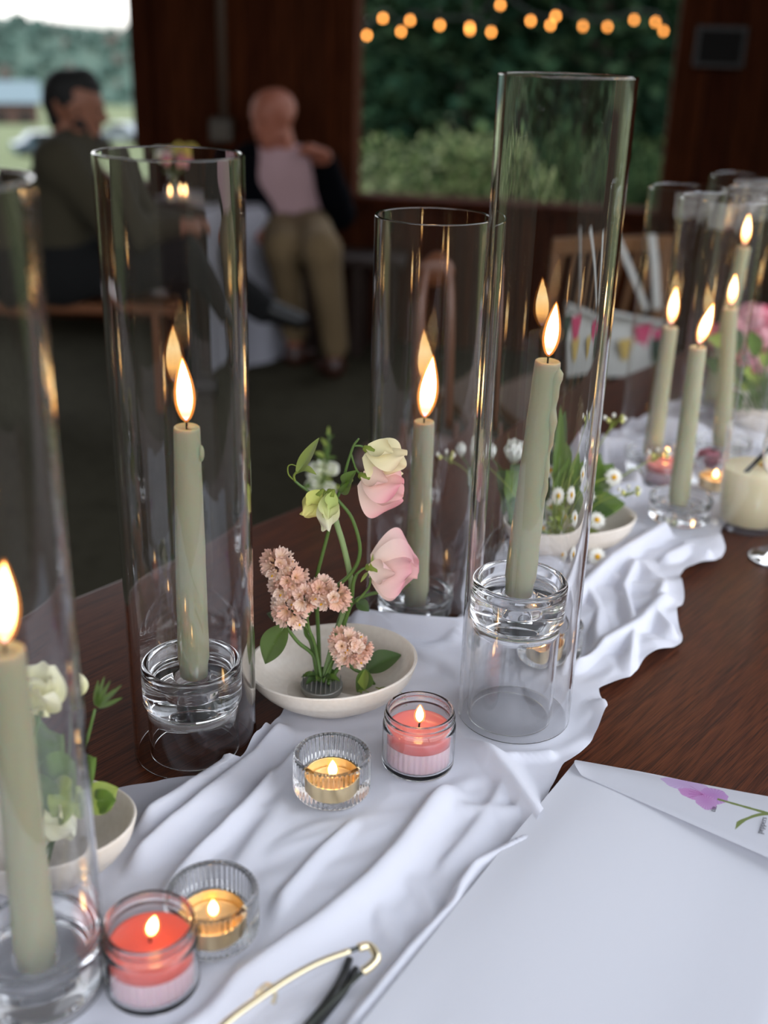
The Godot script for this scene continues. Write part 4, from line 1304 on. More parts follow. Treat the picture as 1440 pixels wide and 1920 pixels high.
	statice("peach statice sprig with a small round cluster low at the right of the pin frog", z0, [Vector3(-0.0436, 0.811, -0.885), Vector3(-0.0374, 0.8196, -0.885), Vector3(-0.0312, 0.8254, -0.885)], [[Vector3(-0.0312, 0.8293, -0.885), 0.012, 18], [Vector3(-0.0215, 0.824, -0.885), 0.010, 14], [Vector3(-0.0275, 0.8178, -0.882), 0.008, 8]])
	# leaves round the foot of the stems
	var lf := thing("leaf_sprig", "sprig with one large rounded leaf at the left inside of the sweet pea bowl", "leaf", z0)
	stem(lf, [Vector3(-0.005, -0.002, 0.0)] + loc.call([Vector3(-0.0599, 0.809, -0.895), Vector3(-0.0746, 0.8237, -0.895), Vector3(-0.0843, 0.8373, -0.895), Vector3(-0.09, 0.8448, -0.895)]), 0.0022, 0.0014, M.stem)
	leaf(lf, Vector3(-0.0865, 0.8428, -0.893) - z0, Vector3(-0.1037, 0.8103, -0.878) - z0, 0.0125, Vector3(-0.35, 0.35, 0.85), 0.25, M.leaf, 0.1)
	leaf(lf, Vector3(-0.0816, 0.844, -0.898) - z0, Vector3(-0.1047, 0.8477, -0.905) - z0, 0.006, Vector3(0, 0.6, 0.8), 0.3, M.leaf_dark, 0.1)
	var ft := thing("leaf_tuft", "tuft of dark trimmed leaves pressed on the pins of the flower frog", "leaf", z0)
	for i in 11:
		var an := i * 2.4
		var r := 0.006 + 0.007 * ((i * 37) % 10) / 10.0
		leaf(ft, Vector3(cos(an) * 0.003, 0.004, sin(an) * 0.003), Vector3(cos(an) * (r + 0.008), 0.004 + 0.012 * ((i * 53) % 10) / 10.0 - 0.006, sin(an) * (r + 0.006)), 0.0035, Vector3(0, 1, 0.2), 0.4, M.leaf_dark if i % 2 else M.leaf, 0.15)
	# a blurred sprig leaning behind the bowl at the table's edge
	var sp := thing("snapdragon_sprig", "blurred green and white snapdragon sprig standing behind the sweet peas at the table edge", "flower", Vector3(-0.0868, 0.77, -1.35))
	var top: Vector3 = Vector3(-0.0734, 0.8628, -1.36) - sp.position
	stem(sp, [Vector3.ZERO, top * 0.5 + Vector3(0.003, 0, 0), top], 0.0025, 0.001, M.stem)
	for i in 16:
		var t := 0.12 + 0.86 * i / 15.0
		var an := i * 2.4
		var q := top * t
		leaf(sp, q, q + Vector3(cos(an) * 0.03 * (1.15 - t), 0.012, sin(an) * 0.03 * (1.15 - t)), 0.008 * (1.2 - t), Vector3(0, 1, 0.4), 0.4, M.leaf if i % 3 else M.leaf_light, 0.15)
	for i in 5:
		var an := i * 2.0
		var q := top * (0.2 + 0.09 * i)
		blossom(sp, q, Vector3(cos(an) - 0.5, 0.4, sin(an) * 0.6 + 0.4), Vector3(0, 0.6, 0.8), 0.022, lin(0.85, 0.88, 0.7), lin(0.93, 0.92, 0.88), i, 0.7)


func statice(label: String, z0: Vector3, run: Array, clusters: Array) -> void:
	var o := thing("statice_sprig", label, "flower", z0, 0.0, "peach statice sprigs in the white bowl")
	var pts := [Vector3(rng.randf_range(-0.004, 0.004), 0, 0.003)]
	for q in run:
		pts.append(q - z0)
	stem(o, pts, 0.0017, 0.0011, M.stem)
	if not meshes.has("floret"):
		meshes.floret = []
		for k in 3:
			var c0 := lin(0.93, 0.8, 0.62)
			var c1: Color = [lin(0.95, 0.82, 0.76), lin(0.94, 0.76, 0.69), lin(0.96, 0.86, 0.8)][k]
			var g := Geo.new()
			g.grid(60, 6, func(a, b):
				var t: float = a * TAU
				var r: float = lerpf(0.0009, 0.0062, pow(b, 1.5)) * (1.0 + 0.08 * b * cos(t * 5.0))
				return Vector3(cos(t) * r, 0.0085 * pow(b, 0.75) + 0.0011 * b * b * sin(t * 10.0 + k), sin(t) * r))
			for i in 61:
				for j in 7:
					g.col.append(c0.lerp(c1, pow(j / 6.0, 0.7)))
			meshes.floret.append(g.mesh())
	for c in clusters:
		var mid: Vector3 = c[0] - z0
		var n: int = c[2]
		for i in n:
			var y := 1.0 - 1.75 * (i + 0.5) / n
			var r := sqrt(maxf(0.0, 1.0 - y * y))
			var an := i * 2.4 + mid.x * 300.0
			var d := Vector3(cos(an) * r, y * 0.85, sin(an) * r * 0.8 + 0.25).normalized()
			var p: Vector3 = mid + d * (c[1] as float) * rng.randf_range(0.35, 0.75)
			var m := part("floret", meshes.floret[i % 3], petal_mat(), o, Transform3D(facing(d + Vector3(rng.randf_range(-0.3, 0.3), rng.randf_range(-0.2, 0.3), 0), Vector3(0.2, 0.1, 1)).scaled_local(Vector3.ONE * rng.randf_range(0.85, 1.15)), p))
			if i % 6 == 5:
				part("stamen", Geo.new().ball(Vector3(0, 0.0085, 0), Vector3(0.0009, 0.0014, 0.0009), 5).mesh(), M.yolk, m)
		part("branch", Geo.new().tube([pts[-1], pts[-1].lerp(mid, 0.6), mid], 0.0009, 0.0006, 5).mesh(), M.stem, o)


func daisy(parent: Node3D, p: Vector3, n: Vector3, size: float) -> void:
	if not meshes.has("daisy"):
		var g := Geo.new()
		for k in 13:
			var t := TAU * k / 13.0
			var q := Geo.new().grid(5, 4, func(a, b):
				var s: float = b * 2.0 - 1.0
				var r: float = 0.28 + 0.72 * a * (1.0 - 0.08 * s * s)
				return Vector3(s * 0.17 * pow(sin(PI * (0.18 + 0.7 * a)), 0.6), 0.05 - 0.16 * a * a - 0.05 * s * s + 0.05 * sin(k * 3.0), r))
			g.join(q, Transform3D(Basis(Vector3.UP, t), Vector3.ZERO))
		meshes.daisy = g.mesh()
		meshes.daisy_eye = Geo.new().lathe([Vector2(0.27, 0), Vector2(0.31, 0.1), Vector2(0.25, 0.2), Vector2(0.12, 0.27), Vector2(0, 0.29)], 16).mesh()
	var y := n.normalized()
	var x := y.cross(Vector3(0.3, 0.2, -1)).normalized()
	var b := Basis(x, y, x.cross(y)).scaled_local(Vector3.ONE * size)
	var h := part("flower_head", meshes.daisy, M.white_petal, parent, Transform3D(b, p))
	part("flower_eye", meshes.daisy_eye, M.yolk, h)


func chamomile_bowl() -> void:
	bowl(Vector3(0.2129, 0.774, -1.2226), 0.083, 0.058, 0.045, 0.1, "white ceramic bowl of chamomile behind the tallest cylinder", 0.05)
	var foot := Vector3(0.2063, 0.784, -1.2038)
	var spots := [
		[Vector3(0.2734, 0.8582, -1.25), Vector3(0.1, 0.35, 1)], [Vector3(0.2561, 0.8602, -1.27), Vector3(0.2, 0.3, 1)], [Vector3(0.2364, 0.8585, -1.28), Vector3(-0.7, 0.3, 0.7)], [Vector3(0.2053, 0.8572, -1.27), Vector3(0, 0.9, 0.5)],
		[Vector3(0.207, 0.8222, -1.24), Vector3(0.1, 0.1, 1)], [Vector3(0.2222, 0.8165, -1.23), Vector3(0.2, 0.1, 1)], [Vector3(0.2302, 0.8126, -1.23), Vector3(0.8, 0.2, 0.6)], [Vector3(0.1941, 0.8026, -1.22), Vector3(0, 0.2, 1)],
		[Vector3(0.2045, 0.8002, -1.22), Vector3(0.3, 0.2, 1)], [Vector3(0.2505, 0.8192, -1.21), Vector3(0.1, 0.7, 0.8)], [Vector3(0.2475, 0.7903, -1.17), Vector3(0.1, 0.5, 0.9)], [Vector3(0.2227, 0.7881, -1.18), Vector3(-0.8, 0.3, 0.6)], [Vector3(0.2434, 0.8508, -1.27), Vector3(0.7, 0.3, 0.6)], [Vector3(0.2125, 0.8444, -1.22), Vector3(-0.1, 0.4, 0.9)], [Vector3(0.2375, 0.8452, -1.22), Vector3(0.2, 0.4, 0.9)],
	]
	var places := ["highest at the right", "just right of the cylinder wall, high", "turned left, high at the right", "directly under the cream rose", "upper middle one, facing out", "central one facing out", "beside the central one, turned right", "lowest at the left", "low, paired with the lowest left one", "over the olive inside", "hanging lowest over the front", "turned left on the front rim", "half hidden behind the high right ones", "between the rose and the central ones", "right of centre, over the green leaves"]
	for i in spots.size():
		var p: Vector3 = spots[i][0]
		var o := thing("chamomile_stem", "white chamomile daisy, %s of the rear bowl" % places[i], "flower", foot, 0.0, "chamomile stems in the rear bowl")
		var end: Vector3 = p - foot
		var n: Vector3 = spots[i][1]
		stem(o, [Vector3(end.x * 0.1, 0, 0), end * Vector3(0.5, 0.75, 0.5) + Vector3(0, 0.012, 0), end - n.normalized() * 0.004], 0.0011, 0.0008, M.leaf_light)
		daisy(o, end, n, 0.0112)
		for k in 2:
			var q := end * (0.4 + 0.2 * k) + Vector3(0, 0.008, 0)
			leaf(o, q, q + Vector3(0.012 if k else -0.012, 0.008, 0.006), 0.002, Vector3(0, 0.6, 0.8), 0.3, M.leaf_light, 0.1)
	# leaves, cream rose and white stock in the same bowl
	var gr := [
		[Vector3(0.1726, 0.8055, -1.26), Vector3(0.126, 0.8397, -1.25), 0.03, M.leaf], [Vector3(0.1821, 0.796, -1.25), Vector3(0.1347, 0.8351, -1.22), 0.026, M.leaf_dark], [Vector3(0.1742, 0.8267, -1.26), Vector3(0.1423, 0.8673, -1.26), 0.024, M.leaf_dark], [Vector3(0.237, 0.8329, -1.25), Vector3(0.2598, 0.8773, -1.28), 0.014, M.leaf], [Vector3(0.2209, 0.8114, -1.25), Vector3(0.2348, 0.8733, -1.27), 0.02, M.leaf], [Vector3(0.2383, 0.819, -1.25), Vector3(0.2883, 0.8283, -1.24), 0.017, M.leaf],
		[Vector3(0.2132, 0.8111, -1.25), Vector3(0.2602, 0.844, -1.25), 0.016, M.leaf_dark], [Vector3(0.2149, 0.8069, -1.26), Vector3(0.2169, 0.9304, -1.3), 0.010, M.leaf], [Vector3(0.2072, 0.8124, -1.28), Vector3(0.1732, 0.8949, -1.3), 0.012, M.leaf_dark], [Vector3(0.2296, 0.7968, -1.22), Vector3(0.2557, 0.8067, -1.2), 0.007, M.leaf_light], [Vector3(0.1625, 0.8277, -1.24), Vector3(0.1342, 0.8678, -1.24), 0.022, M.leaf], [Vector3(0.229, 0.8454, -1.27), Vector3(0.2177, 0.893, -1.29), 0.018, M.leaf], [Vector3(0.2446, 0.836, -1.26), Vector3(0.2753, 0.8677, -1.27), 0.015, M.leaf], [Vector3(0.2063, 0.8368, -1.29), Vector3(0.2277, 0.9207, -1.31), 0.014, M.leaf_dark], [Vector3(0.1914, 0.8324, -1.3), Vector3(0.1794, 0.9124, -1.31), 0.012, M.leaf], [Vector3(0.232, 0.8203, -1.23), Vector3(0.271, 0.8259, -1.22), 0.013, M.leaf_dark], [Vector3(0.1548, 0.8261, -1.26), Vector3(0.1171, 0.8596, -1.26), 0.018, M.leaf_dark], [Vector3(0.1954, 0.8063, -1.26), Vector3(0.1996, 0.848, -1.27), 0.014, M.leaf_dark],
	]
	var o := thing("greenery", "dark toothed green leaves filling the chamomile bowl", "leaves", foot)
	for q in gr:
		var b: Vector3 = q[0] - foot
		stem(o, [Vector3(b.x * 0.15, 0.0, 0), b * 0.6, b], 0.0012, 0.0009, M.stem)
		leaf(o, b, q[1] - foot, q[2], Vector3(0.1, 0.5, 0.85), 0.25, q[3], 0.08, 0.12)
	rose("cream_rose", "small round cream rose above the chamomile daisies", Vector3(0.2181, 0.8742, -1.3), foot, 0.017, lin(0.9, 0.86, 0.7), lin(0.96, 0.94, 0.85))
	rose("white_stock", "white ruffled flower left of the leaning candle in the chamomile bowl", Vector3(0.1505, 0.865, -1.3), foot, 0.021, lin(0.88, 0.9, 0.84), lin(0.96, 0.96, 0.94))
	rose("white_stock", "white ruffled flower at the far left of the chamomile bowl, by the short cylinder", Vector3(0.1057, 0.8664, -1.3), foot, 0.013, lin(0.88, 0.9, 0.84), lin(0.96, 0.96, 0.94))
	rose("white_stock", "white ruffled flower half hidden by the leaning candle", Vector3(0.1747, 0.8598, -1.32), foot, 0.018, lin(0.88, 0.9, 0.84), lin(0.96, 0.96, 0.94))
	# thin sprays of buds standing out at both sides
	var n := 0
	for q in [[Vector3(0.2728, 0.9185, -1.28), "bending over at the upper right"], [Vector3(0.0754, 0.8771, -1.25), "reaching far left past the short cylinder"], [Vector3(0.2824, 0.8583, -1.2), "hanging at the far right"], [Vector3(0.3364, 0.8688, -1.3), "stretched out towards the small coral jar"]]:
		var sp := thing("bud_spray", "thin spray of green-white buds %s of the chamomile bowl" % q[1], "flower", foot, 0.0, "bud sprays in the chamomile bowl")
		var end: Vector3 = q[0] - foot
		stem(sp, [Vector3(end.x * 0.1, 0, 0), end * 0.5 + Vector3(0, 0.02, 0), end], 0.0009, 0.0006, M.leaf_light)
		for k in 6:
			var d := Vector3(cos(k * 2.4), 0.3, sin(k * 2.4)) * 0.012
			stem(sp, [end * 0.93, end + d * 0.5, end + d], 0.0005, 0.0004, M.leaf_light)
			part("bud", Geo.new().ball(end + d, Vector3(0.0024, 0.0032, 0.0024), 6).mesh(), M.yellow_green if k % 2 else M.white_petal, sp)
		n += 1


func rose(called: String, label: String, p: Vector3, foot: Vector3, size: float, c0: Color, c1: Color, group := "") -> Node3D:
	var o := thing(called, label, "flower", foot, 0.0, group)
	var end := p - foot
	stem(o, [Vector3(end.x * 0.1, 0, 0), end * 0.6 + Vector3(0, 0.01, 0), end - Vector3(0, size * 0.4, 0)], 0.0016, 0.0013, M.stem)
	part("flower_heart", Geo.new().ball(end, Vector3(size * 0.5, size * 0.5, size * 0.5), 8).mesh(), M.cream if c1.r > 0.7 and c1.g > 0.6 else M.pink, o)
	for k in 12:
		var ring := 0 if k < 5 else 1
		var an := k * 2.4
		var d := Vector3(cos(an), 0.9 - 0.75 * ring, sin(an)).normalized()
		part("petal", petal_mesh(size * 1.15, size * 0.62, 0.5, 0.1, 0.22, c0, c1, 2.0, k), petal_mat(), o, Transform3D(facing((d + Vector3.UP * 0.7).normalized(), -d), end + d * size * 0.28 - Vector3(0, size * 0.45, 0)))
	return o


func left_bowl() -> void:
	bowl(Vector3(-0.243, T + 0.004, -0.641), 0.069, 0.052, 0.046, 0.05, "white ceramic bowl behind the nearest cylinder at the left edge", 0.05)
	var foot := Vector3(-0.243, T + 0.014, -0.641)
	var o := thing("white_sweet_pea", "cream sweet pea bloom above the left bowl, seen through the nearest cylinder", "flower", foot)
	var e: Vector3 = Vector3(-0.2295, 0.9034, -0.655) - foot
	stem(o, [Vector3.ZERO, e * 0.6 + Vector3(-0.008, 0, 0), e], 0.0018, 0.0012, M.stem)
	blossom(o, e, Vector3(0.3, 0.95, 0.15), Vector3(0.1, -0.1, 1.0), 0.034, lin(0.88, 0.87, 0.62), lin(0.94, 0.92, 0.8), 1.0, 1.15)
	var o2 := thing("white_sweet_pea", "cream sweet pea bloom drooping low over the left bowl's rim", "flower", foot)
	var e2: Vector3 = Vector3(-0.2269, 0.8361, -0.64) - foot
	stem(o2, [Vector3.ZERO, e2 * 0.5 + Vector3(0.0, 0.02, 0), e2], 0.0018, 0.0012, M.stem)
	blossom(o2, e2, Vector3(0.75, -0.6, 0.3), Vector3(0.1, 0.6, 0.8), 0.034, lin(0.9, 0.89, 0.7), lin(0.95, 0.94, 0.86), 2.0, 1.0)
	var g := thing("greenery", "broad grey-green geranium leaves filling the left bowl", "leaves", foot)
	for q in [[Vector3(-0.2339, 0.8553, -0.66), Vector3(-0.2423, 0.8942, -0.665), 0.02, M.leaf], [Vector3(-0.2419, 0.8504, -0.66), Vector3(-0.2142, 0.8796, -0.665), 0.022, M.leaf], [Vector3(-0.2264, 0.8483, -0.645), Vector3(-0.1985, 0.8647, -0.655), 0.02, M.leaf], [Vector3(-0.2251, 0.8476, -0.64), Vector3(-0.1978, 0.8395, -0.64), 0.018, M.leaf_light], [Vector3(-0.2406, 0.8569, -0.645), Vector3(-0.2272, 0.8285, -0.635), 0.02, M.leaf], [Vector3(-0.2075, 0.8345, -0.64), Vector3(-0.1837, 0.8387, -0.655), 0.012, M.leaf_light], [Vector3(-0.2012, 0.8355, -0.645), Vector3(-0.183, 0.8362, -0.645), 0.009, M.leaf], [Vector3(-0.2515, 0.8537, -0.655), Vector3(-0.264, 0.8734, -0.665), 0.02, M.leaf_dark]]:
		var b: Vector3 = q[0] - foot
		stem(g, [Vector3(b.x * 0.1, 0, 0), b * 0.6, b], 0.0014, 0.001, M.stem)
		leaf(g, b, q[1] - foot, q[2], Vector3(0.1, 0.4, 0.9), 0.25, q[3], 0.08, 0.2)
	var f := thing("feathery_sprig", "feathery green leaf sprig standing out between the two left cylinders", "leaf", foot)
	var root: Vector3 = Vector3(-0.1985, 0.898, -0.665) - foot
	stem(f, [Vector3(0.01, 0, 0), root * 0.55 + Vector3(0.006, 0, 0), root], 0.0013, 0.001, M.stem)
	for q in [Vector3(-0.1898, 0.9252, -0.665), Vector3(-0.1846, 0.925, -0.66), Vector3(-0.1784, 0.9187, -0.665), Vector3(-0.1784, 0.9083, -0.665), Vector3(-0.1825, 0.9183, -0.66), Vector3(-0.1945, 0.922, -0.665)]:
		leaf(f, root + (q - foot - root) * 0.12, q - foot, 0.0017, Vector3(0.1, 0.4, 0.9), 0.4, M.leaf, 0.06)


func pink_flowers() -> void:
	bowl(Vector3(0.6125, 0.774, -1.7148), 0.085, 0.065, 0.046, 0.0, "white ceramic bowl under the pink flowers at the right edge", 0.05)
	var foot := Vector3(0.6017, 0.784, -1.6845)
	var spots := [[1362, 672], [1396, 648], [1430, 640], [1386, 706], [1350, 742], [1420, 692], [1436, 600], [1402, 768], [1380, 618], [1346, 640], [1425, 735], [1410, 600]]
	var where := [Vector3(0.5865, 0.835, -1.9), Vector3(0.6306, 0.8459, -1.95), Vector3(0.6444, 0.867, -1.9), Vector3(0.5975, 0.8173, -1.85), Vector3(0.5698, 0.7824, -1.85), Vector3(0.6261, 0.8313, -1.85), Vector3(0.6778, 0.8814, -2), Vector3(0.6042, 0.7748, -1.8), Vector3(0.6268, 0.8623, -2), Vector3(0.5973, 0.8397, -2), Vector3(0.6225, 0.8061, -1.8), Vector3(0.6529, 0.8807, -2)]
	var tones := ["deep pink ruffled flower at the far left of the pink arrangement", "pale pink flower second from the left, upper row of the pink arrangement", "pale pink flower at the right edge, above the red jar candle", "deep pink flower in the middle of the pink arrangement", "pale pink flower lowest at the left of the pink arrangement", "pale pink flower at the right, middle height of the arrangement", "deep pink flower highest at the right edge", "pale pink flower lowest, just above the lemonade glass rim", "pale pink flower high in the middle of the arrangement", "deep pink flower at the upper left of the arrangement", "pale pink flower low at the right edge beside the jar candle", "pale pink flower high, left of the topmost deep pink one"]
	for i in where.size():
		var deep := i % 3 == 0
		rose("pink_flower", tones[i], where[i], foot, 0.028 + 0.005 * (i % 2), lin(0.93, 0.6, 0.66) if deep else lin(0.95, 0.78, 0.8), lin(0.9, 0.42, 0.52) if deep else lin(0.96, 0.72, 0.76), "pink flowers in the far right arrangement")
	var g := thing("greenery", "green leaves and stems among the far pink flowers", "leaves", foot)
	for i in 26:
		var an := i * 2.4
		var r := 0.03 + 0.06 * ((i * 37) % 10) / 10.0
		var b := Vector3(cos(an) * r * 0.7 - 0.02, 0.03 + 0.012 * (i % 9), sin(an) * r * 0.6)
		stem(g, [Vector3(b.x * 0.2, 0, 0), b * 0.6, b], 0.0014, 0.001, M.stem)
		leaf(g, b, b + Vector3(cos(an) * 0.04, 0.035 - 0.01 * (i % 3), sin(an) * 0.03), 0.013, Vector3(0, 0.6, 0.8), 0.3, [M.leaf, M.leaf_dark, M.leaf_light][i % 3], 0.1)
	var r := rose("dusky_rose", "dusky dark pink rose lying on the runner behind the slanted candle", Vector3(0.4566, 0.792, -1.4893), Vector3(0.4759, 0.782, -1.5087), 0.022, lin(0.5, 0.25, 0.3), lin(0.72, 0.45, 0.5))


# ---------------------------------------------------------------- papers, spectacles, drinks

func papers() -> void:
	var a := Vector3(0.1663, 0.779, -0.781)
	var o := thing("printed_menu", "large white paper menu folded over at its top, with a printed pink flower", "menu", a)
	var lft: Vector3 = Vector3(-0.0005, 0.783, -0.5055) - a
	var top: Vector3 = Vector3(0.3172, 0.779, -0.7448) - a
	top = top.normalized() * 0.32
	lft = lft.normalized() * 0.42
	# the main leaf, lightly bowed, with a faint crease
	var g := Geo.new()
	var first := g.ix.size()
	var sheet := func(s: float, t: float) -> Vector3:
		var p := lft * t + top * s + Vector3(0.03, 0, 0.03) * t * s
		var sag := -0.006 * smoothstep(0.1, 0.5, s) + 0.0015 * sin(t * 5.0 + s * 3.0)
		var crease := -0.0007 * exp(-pow((s - 0.62 - 0.03 * t) / 0.012, 2.0)) * smoothstep(0.12, 0.25, t)
		return p + Vector3(0, 0.005 + sag * smoothstep(0.0, 0.1, s) + crease + 0.003 * smoothstep(0.0, 0.4, t) * (1.0 - s), 0)
	for k in 2:
		g.grid(90, 60, func(s, t): return sheet.call(s, t) - Vector3(0, 0.0005 * k, 0))
	part("sheet", g.mesh(), M.paper, o)
	# the turned-over flap
	var b := top.normalized() * 0.32
	var e0: Vector3 = Vector3(0.1684, 0.786, -0.7577) - a
	var e1: Vector3 = Vector3(0.2907, 0.788, -0.6623) - a
	e1 = e0 + (e1 - e0) * (0.32 / 0.165)
	var flap := func(s: float, t: float) -> Vector3:
		var fold := b * s + Vector3(0, 0.006 - 0.004 * smoothstep(0, 0.5, s), 0)
		var free := e0.lerp(e1, s)
		var p := fold.lerp(free, t)
		p.y += 0.0045 * sin(PI * minf(1.0, t * 1.1)) * smoothstep(0.0, 0.2, s + 0.1)
		# the left end rolls over softly
		var roll := exp(-s * 38.0)
		p += (Vector3(-0.004, 0.002, 0.001)) * roll * sin(PI * clampf(t, 0, 1))
		return p
	var f := Geo.new()
	f.grid(120, 30, func(s, t): return flap.call(s, t))
	var fm := mat(Color(1, 1, 1), 0.75)
	fm.albedo_texture = menu_print()
	fm.texture_repeat = false
	fm.backlight_enabled = true
	fm.backlight = Color(0.8, 0.8, 0.8)
	part("flap", f.mesh(), fm, o)
	# lettering on the flap
	for w in [["on.", 0.362, 0.66], ["peppers", 0.484, 0.74]]:
		var tm := TextMesh.new()
		tm.text = w[0]
		var fnt := SystemFont.new()
		fnt.font_names = PackedStringArray(["Droid Serif"])
		fnt.font_italic = true
		tm.font = fnt
		tm.font_size = 32
		tm.pixel_size = 0.00016
		tm.depth = 0.00015
		tm.horizontal_alignment = HORIZONTAL_ALIGNMENT_LEFT
		var p: Vector3 = flap.call(w[1], w[2])
		var x: Vector3 = flap.call(w[1] + 0.004, w[2] - 0.25) - p
		var nrm: Vector3 = (flap.call(w[1], w[2] + 0.1) - p).cross(flap.call(w[1] + 0.03, w[2]) - p).normalized()
		if nrm.y < 0.0:
			nrm = -nrm
		x = (x - nrm * x.dot(nrm)).normalized()
		part("lettering", tm, mat(Color(0.12, 0.12, 0.14), 0.7), o, Transform3D(Basis(x, nrm.cross(x), nrm), p + nrm * 0.0006))


# the pressed-flower print: petals, stamens and green stems on white
func menu_print() -> ImageTexture:
	var w := 240
	var h := 1400
	var im := Image.create_empty(h, w, false, Image.FORMAT_RGB8)
	im.fill(Color(0.84, 0.84, 0.865))
	var petals := [   # centre (x, y), half sizes, turn, colour
		[Vector2(0.350, 0.17), Vector2(0.075, 0.25), 0.25, Color(0.77, 0.66, 0.82)],
		[Vector2(0.447, 0.28), Vector2(0.042, 0.21), 0.1, Color(0.73, 0.55, 0.77)],
		[Vector2(0.380, 0.41), Vector2(0.046, 0.13), 0.1, Color(0.76, 0.53, 0.75)],
		[Vector2(0.425, 0.50), Vector2(0.036, 0.15), 0.1, Color(0.74, 0.55, 0.75)],
	]
	var mid := Vector2(0.412, 0.36)
	for y in h:
		var s := float(y) / h / 0.8
		for x in w:
			var q := Vector2(s, float(x) / w)
			for p in petals:
				var d: Vector2 = q - p[0]
				d.y *= 0.32
				d = d.rotated(p[2])
				var r := Vector2(d.x / p[1].x, d.y / (p[1].y * 0.32)).length() * (1.0 + 0.04 * sin(d.angle() * 7.0))
				if r < 1.0:
					var to_mid: float = ((q - mid) * Vector2(1, 0.32)).length()
					var c: Color = p[3]
					c = c.lerp(Color(0.7, 0.36, 0.66), 0.65 * exp(-to_mid * 38.0))
					c = c.lerp(Color(0.97, 0.93, 0.98), 0.25 * (0.5 + 0.5 * sin(d.angle() * 30.0)) * r)
					im.set_pixel(y, x, c)
			# stems
			var on := absf(q.y - (0.37 + (s - 0.46) * 0.1)) < 0.022 and s > 0.458 and s < 0.70
			var curve := 0.74 - 0.38 * (1.0 - pow(1.0 - clampf((s - 0.53) / 0.13, 0, 1), 2.2))
			on = on or (s > 0.53 and s < 0.66 and absf(q.y - curve) < 0.028 + 0.03 * smoothstep(0.56, 0.53, s))
			if on:
				im.set_pixel(y, x, Color(0.48, 0.53, 0.3))
	for k in 5:      # stamens
		for i in 60:
			var t := i / 60.0
			var q := mid + Vector2(-0.045 * t, (-0.02 - 0.09 * k + 0.2) * t)
			im.set_pixel(clampi(int(q.x * 0.8 * h), 0, h - 1), clampi(int(q.y * w), 0, w - 1), Color(0.5, 0.2, 0.42))
	return ImageTexture.create_from_image(im)


